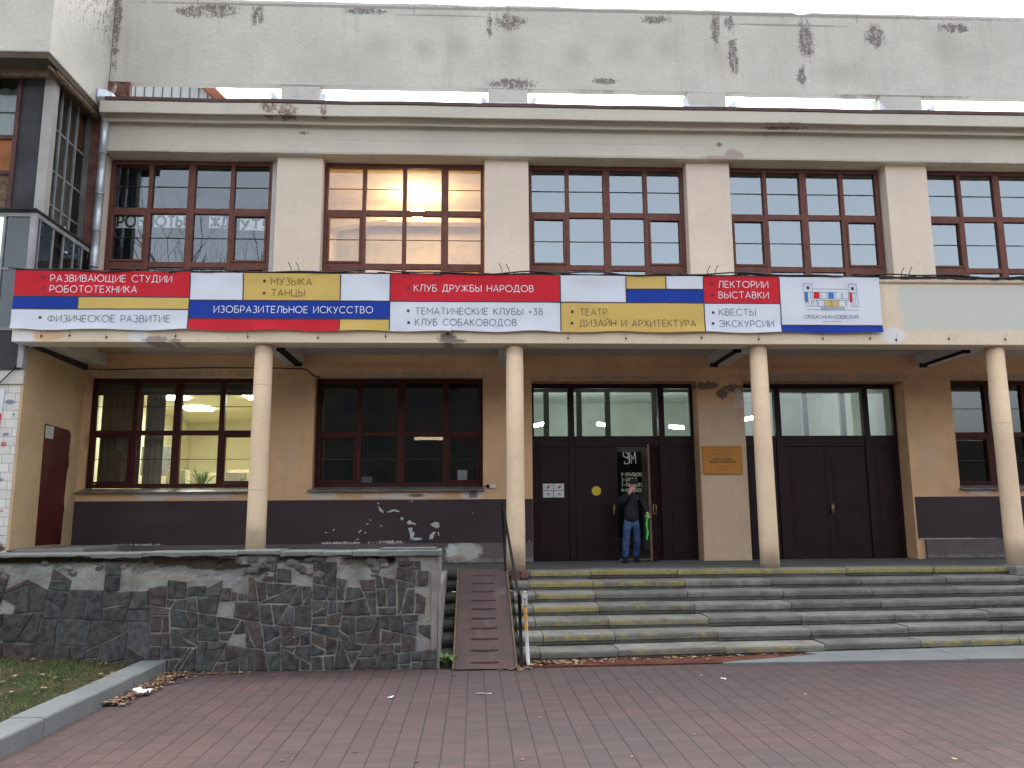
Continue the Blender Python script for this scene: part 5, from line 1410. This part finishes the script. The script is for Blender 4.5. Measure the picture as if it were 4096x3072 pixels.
def hand(w_, d, side, n_, cl):
    """palm and five finger chains; d: pointing direction, side: across the palm, n_: palm normal the fingers curl to"""
    d, side, n_ = Vector(d).normalized(), Vector(side).normalized(), Vector(n_).normalized()
    p0 = Vector(V[w_]); pm = vert(tuple(p0+d*.05), (.036, .02), w_)
    for k, (o_, l) in enumerate(((-.03, .062), (-.011, .074), (.011, .07), (.03, .055))):
        q = p0+d*.085+side*o_; a = vert(tuple(q), .0105, pm)
        b = vert(tuple(q+d*l*.5+n_*l*.25*cl), .0095, a); vert(tuple(q+d*l*(.85-.4*cl)+n_*l*.75*cl), .0085, b)
    q = p0+d*.025-side*.035; a = vert(tuple(q), .0125, pm); b = vert(tuple(q+d*.03-side*.02+n_*.012), .0105, a); vert(tuple(q+d*.06-side*.015+n_*.03), .0095, b)
hand(rs, (.55, .12, .8), (.75, -.1, -.5), (.3, 1, .1), .7)
hand(lsd, (.25, -.2, -.9), (.85, -.3, .3), (-.3, -.6, .2), .95)
rl = limb(pel, [((2.345, 1.96, 1.88), .085), ((2.295, 1.86, 1.52), .055), ((2.275, 1.86, 1.32), .045), ((2.265, 1.86, 1.12), .035)])
ll = limb(pel, [((2.525, 1.99, 1.88), .085), ((2.545, 2.03, 1.52), .055), ((2.545, 2.1, 1.32), .045), ((2.545, 2.16, 1.13), .035)])
man = skinned('person', V, E, R_, SKIN, None)
tag(man, 'man in black cap, dark jacket and blue jeans in the doorway, hand at his face', 'person')
def sub(name, chain, mat, s_=2):
    v, e, r = [], [], []
    for (p, q, fr) in chain:
        v.append(p); r.append(q)
        if fr is not None: e.append((fr, len(v)-1))
    return skinned(name, v, e, r, mat, man, s_)
JK = plaster('black jacket', (.016, .017, .021), .25, 4, bump=.6, bscale=30, grit=.0, rough=.75)
sub('jacket', [((2.435, 1.975, 1.84), (.17, .135), None), ((2.44, 1.97, 2.02), (.185, .145), 0), ((2.445, 1.96, 2.18), (.18, .15), 1), ((2.452, 1.97, 2.34), (.19, .135), 2), ((2.465, 1.96, 2.465), (.105, .09), 3), ((2.472, 1.945, 2.515), (.085, .08), 4),
    ((2.285, 1.97, 2.42), (.09, .09), 3), ((2.20, 1.93, 2.305), (.08, .08), 6), ((2.22, 1.855, 2.275), (.075, .075), 7), ((2.33, 1.79, 2.42), (.06, .06), 8), ((2.365, 1.78, 2.465), (.05, .05), 9),
    ((2.615, 1.97, 2.42), (.09, .09), 3), ((2.695, 1.965, 2.22), (.072, .072), 11), ((2.737, 1.93, 2.10), (.056, .056), 12), ((2.746, 1.915, 2.07), (.048, .048), 13)], JK)
t = NT('blue denim')
col = t.mix(t.rng(t.noise(5, 4, .7), .3, .7), (.014, .03, .085), (.075, .13, .27)); t.bump(t.noise(14, 4, .6, mul=(1, 1, 2.2)), 1.0, .04)
JN = t.fin(col, .85, .2)
sub('jeans', [((2.43, 1.98, 2.04), (.15, .115), None), ((2.43, 1.98, 1.90), (.16, .125), 0), ((2.34, 1.955, 1.82), (.095, .1), 1), ((2.297, 1.865, 1.53), (.075, .08), 2), ((2.277, 1.86, 1.33), (.066, .07), 3), ((2.265, 1.86, 1.13), (.064, .07), 4),
    ((2.52, 1.99, 1.82), (.095, .1), 1), ((2.545, 2.035, 1.53), (.075, .08), 6), ((2.545, 2.1, 1.33), (.066, .07), 7), ((2.545, 2.16, 1.14), (.064, .07), 8)], JN)
m_ = MB()
for i in range(7):
    pass
m_.blob((2.49, 1.93, 2.70), (.092, .108, .085), 18, 10)
cv = [v for v in m_.v]
m_.v = [(x, y, max(z, 2.668)) for x, y, z in cv]
m_.prism([(2.415, 1.855), (2.43, 1.80), (2.485, 1.775), (2.54, 1.80), (2.56, 1.855)], 'z', 2.668, 2.68)
m_.build('cap', paint('black cap', (.012, .012, .014), .2, 9, .9), man, smooth=True)
SHM = paint('dark shoe', (.012, .011, .011), .2, 9, .5)
for (x, y, z, ty) in ((2.26, 1.86, 1.05, 0), (2.545, 2.16, 1.05, 0)):
    m_ = MB(); m_.box(x-.045, x+.045, y-.2, y+.07, z, z+.02); m_.blob((x, y-.06, z+.05), (.048, .14, .05), 14, 8); m_.blob((x, y+.01, z+.075), (.046, .06, .06), 12, 8)
    m_.build('shoe', SHM, man, smooth=True)
m_ = MB()
for dx in (-.03, .025): m_.blob((2.482+dx, 1.832, 2.645), (.012, .008, .008), 8, 6)
m_.build('eyes', M['black'], man)
m_ = MB(); m_.blob((2.555, 1.93, 2.64), (.012, .022, .034), 8, 6); m_.build('ear', SKIN, man, smooth=True)
m_ = MB(); m_.blob((2.415, 1.93, 2.64), (.012, .022, .034), 8, 6); m_.build('ear', SKIN, man, smooth=True)
m_ = MB(); pts = []
for i in range(13):
    z = 2.06-.55*i/12; pts.append((2.735+.012*math.sin(i*.9)-.012*i/12, 1.875, z))
for i, p in enumerate(pts):
    m_.v += [(p[0]-.017, p[1]+.006*math.sin(i), p[2]), (p[0]+.017, p[1]-.006*math.sin(i), p[2]), (p[0]+.017, p[1]+.004-.006*math.sin(i), p[2]), (p[0]-.017, p[1]+.004+.006*math.sin(i), p[2])]
for i in range(12):
    for k in range(4): m_.face([4*i+k, 4*i+(k+1) % 4, 4*i+4+(k+1) % 4, 4*i+4+k])
m_.face([3, 2, 1, 0]); m_.face([48, 49, 50, 51])
gs = m_.build('green_strap', paint('fluorescent green', (.03, .62, .06), .15, 30, .6)); tag(gs, 'bright green strap dangling from the hand of the man', 'strap')

for q in (man, gs):
    q.scale = (1, 1, .96); q.location = (0, 0, 1.05*.04)
# ------------------------------------------------------------------ leaves, grass, litter
random.seed(31)
LFC = [(.20, .115, .05), (.26, .16, .08), (.15, .07, .035), (.30, .22, .12), (.12, .065, .04), (.32, .26, .14), (.18, .09, .06), (.24, .10, .07)]
lf = MB()
def leaf(x, y, z, s_):
    a = random.uniform(0, 6.28); lf.cc = scl(random.choice(LFC), random.uniform(.7, 1.25)); o = len(lf.v)
    ca, sa = math.cos(a), math.sin(a); tl = [random.uniform(0, .7)*s_ for _ in range(6)]
    for i, (u, v) in enumerate(((-1, 0), (-.35, .55), (.45, .5), (1, 0), (.4, -.5), (-.4, -.55))):
        lf.v.append((x+s_*(u*ca-v*sa), y+s_*(u*sa+v*ca), z+.004+tl[i]*.8))
    lf.face([o, o+1, o+2, o+3]); lf.face([o, o+3, o+4, o+5])
for i in range(420):
    u = random.random()**1.0; y = -3.4-1.75*u; leaf(-4.66+abs(random.gauss(0, .13))*(1.3-.6*u), y, random.uniform(.0, .03), random.uniform(.022, .05))
for i in range(60): leaf(random.uniform(-4.7, -3.6), -3.36-abs(random.gauss(0, .07)), .0, random.uniform(.02, .04))
for i in range(330):
    x = random.uniform(-.05, 4.2); leaf(x, -2.86+.09*x-abs(random.gauss(0, .14)), .02, random.uniform(.02, .048))
for i in range(90): leaf(random.gauss(.25, .3), random.gauss(-3.1, .1), .02, random.uniform(.025, .06))
for i in range(70): leaf(random.gauss(-.15, .1), random.gauss(-3.38, .06), .002, random.uniform(.02, .045))
for i in range(120):
    x = random.choice([random.gauss(5.2, .35), random.uniform(4, 8)]); leaf(x, -2.84+.09*x-abs(random.gauss(0, .04)), .078, random.uniform(.02, .04))
for i in range(150):
    x, y = random.uniform(-4.5, 9), random.uniform(-11, -3.4); leaf(x, y, .001, random.uniform(.012, .03))
for i in range(260):
    x, y = random.uniform(-9, -5.05), random.uniform(-8.5, -3.4)
    if mnoise.noise(Vector((x*1.1, y*1.1, 4))) > -.02: leaf(x, y, lawn_z(x, y)+.02, random.uniform(.02, .05))
for i in range(70):
    k = random.randint(1, 6); x = random.uniform(-.1, 7.5); leaf(x, nose(k, x)+random.uniform(.15, .36), 1.052-.15*k, random.uniform(.012, .028))
o = lf.build('fallen_leaves', vcol('dry leaf', .8, .2, 0, 40, .2, 25)); tag(o, 'brown fallen leaves along kerb, steps and lawn', 'leaves', kind='stuff')
gr = MB(); random.seed(17)
for i in range(26000):
    y = -3.3-random.random()**1.2*6.5; x = -5.06-random.random()**1.3*4.2
    d = mnoise.noise(Vector((x*1.1, y*1.1, 4)))
    if d > .12 and random.random() < .82: continue
    h = random.uniform(.018, .055)*(1.2 if d < -.1 else .8); a = random.uniform(0, 6.28); w_ = random.uniform(.003, .006); z = lawn_z(x, y)
    gr.cc = scl(random.choice([(.06, .10, .012), (.085, .12, .015), (.045, .08, .01), (.12, .13, .025), (.15, .13, .045)]), random.uniform(.7, 1.3))
    o = len(gr.v); lx, ly = random.gauss(0, .022), random.gauss(0, .022)
    gr.v += [(x-w_*math.cos(a), y-w_*math.sin(a), z-.005), (x+w_*math.cos(a), y+w_*math.sin(a), z-.005), (x+lx, y+ly, z+h)]
    gr.face([o, o+1, o+2])
o = gr.build('grass', M['leaf']); tag(o, 'short autumn grass on the bank beside the kerb', 'grass', kind='stuff')
def scrap(loc, s_, label, seed, mat):
    random.seed(seed); m_ = MB(); n = 5
    for j in range(n):
        for i in range(n): m_.v.append((s_[0]*(i/(n-1)-.5), s_[1]*(j/(n-1)-.5)+random.uniform(-.1, .1)*s_[1], .003+random.random()*s_[2]))
    for j in range(n-1):
        for i in range(n-1): m_.face([j*n+i, j*n+i+1, (j+1)*n+i+1, (j+1)*n+i])
    o = m_.build('paper_scrap', mat); o.location = loc; o.rotation_euler = (0, 0, seed); tag(o, label, 'litter')
wp = paint('white litter', (.72, .73, .78), .04, 9, .6)
scrap((-4.5, -4.6, .02), (.2, .13, .06), 'crumpled white paper among the leaves by the kerb', 3, wp)
scrap((-1.64, -4.97, .002), (.10, .035, .02), 'small white stub on the paving before the terrace wall', 1, wp)
scrap((2.3, -4.25, .002), (.07, .04, .015), 'tiny white scrap on the paving before the steps', 2, wp)
scrap((-.62, -4.86, .002), (.17, .03, .015), 'pale flattened wrapper on the paving before the ramp', 3.1, paint('pale litter', (.4, .42, .36), .05, 9, .6))

# ------------------------------------------------------------------ across the street (mirrored in the panes)
OB = thing('opposite_building', (-8, -52, 0), 'dim long building across the street, mirrored in the porch panes', 'building')
m_ = MB(); m_.box(-70, 20, -60, -50, 0, 13.5); m_.build('wall', plaster('dim wall', (.02, .018, .016), .15, .3, bump=0), OB)
m_ = MB(); m_.prism([(-71, 13.5), (21, 13.5), (18, 15), (-68, 15)], 'y', -60, -49.5); m_.build('roof', M['bitumen'], OB)
m_ = MB(); m_.box(20.5, 90, -60, -50, 0, 8.6); m_.build('low_wing', plaster('dim low wing', (.02, .018, .016), .15, .3, bump=0), OB)
m_ = MB()
for fl_ in range(4):
    for i in range(28): m_.box(-68+3.1*i, -66.4+3.1*i, -50.02, -49.97, 1.6+3.1*fl_, 3.2+3.1*fl_)
m_.build('window', paint('dim glass', (.012, .014, .016), .2, 1, .7, .1), OB)
m_ = MB()
for a, b, z in ((-22, -14, 5.3), (-34, -29, 8.4), (-6, -2.5, 8.6)): m_.box(a, b, -49.95, -49.9, z, z+.25)
m_.build('lit_window', emit('distant lit windows', (1, .7, .4), .35), OB)
def bare_tree(loc, h, seed, label):
    rnd = random.Random(seed); TR = thing('bare_tree', loc, label, 'tree', 'bare trees across the street')
    br = MB(); tk = MB()
    def grow(p, d, l, r, lev):
        q = p; pts, rs_ = [tuple(p)], [r]
        for i in range(3):
            d = (d+Vector((rnd.gauss(0, .12), rnd.gauss(0, .12), rnd.gauss(.05, .06)))).normalized(); q = q+d*(l/3); pts.append(tuple(q)); rs_.append(r*(1-.2*(i+1)))
        (tk if lev == 0 else br).tube(pts, [q_*.75 for q_ in rs_], 5 if lev < 2 else 3, False)
        if lev >= 5: return
        for i in range(3 if lev < 4 else 2):
            a = rnd.uniform(0, 6.28); sp = rnd.uniform(.35, .75)
            nd = (d+Vector((math.cos(a)*sp, math.sin(a)*sp, rnd.uniform(0, .2)))).normalized()
            st = Vector(pts[rnd.choice((1, 2, 3, 3))]) if lev else Vector(pts[rnd.choice((2, 3))])
            grow(st, nd, l*rnd.uniform(.58, .75), r*.5, lev+1)
    grow(Vector(loc), Vector((0, 0, 1)), h*.42, h*.014, 0)
    bk = paint('bark', (.045, .038, .034), .2, 2, .9)
    tk.build('trunk', bk, TR); br.build('crown', bk, TR)
bare_tree((-17.5, -27, 0), 21, 4, 'tall bare tree across the street mirrored left in the first upper window')
bare_tree((-21.5, -30, 0), 23, 9, 'tall bare tree across the street mirrored in the middle of the first upper window')
bare_tree((-14, -24, 0), 15, 13, 'shorter bare tree across the street mirrored low in the first upper window')
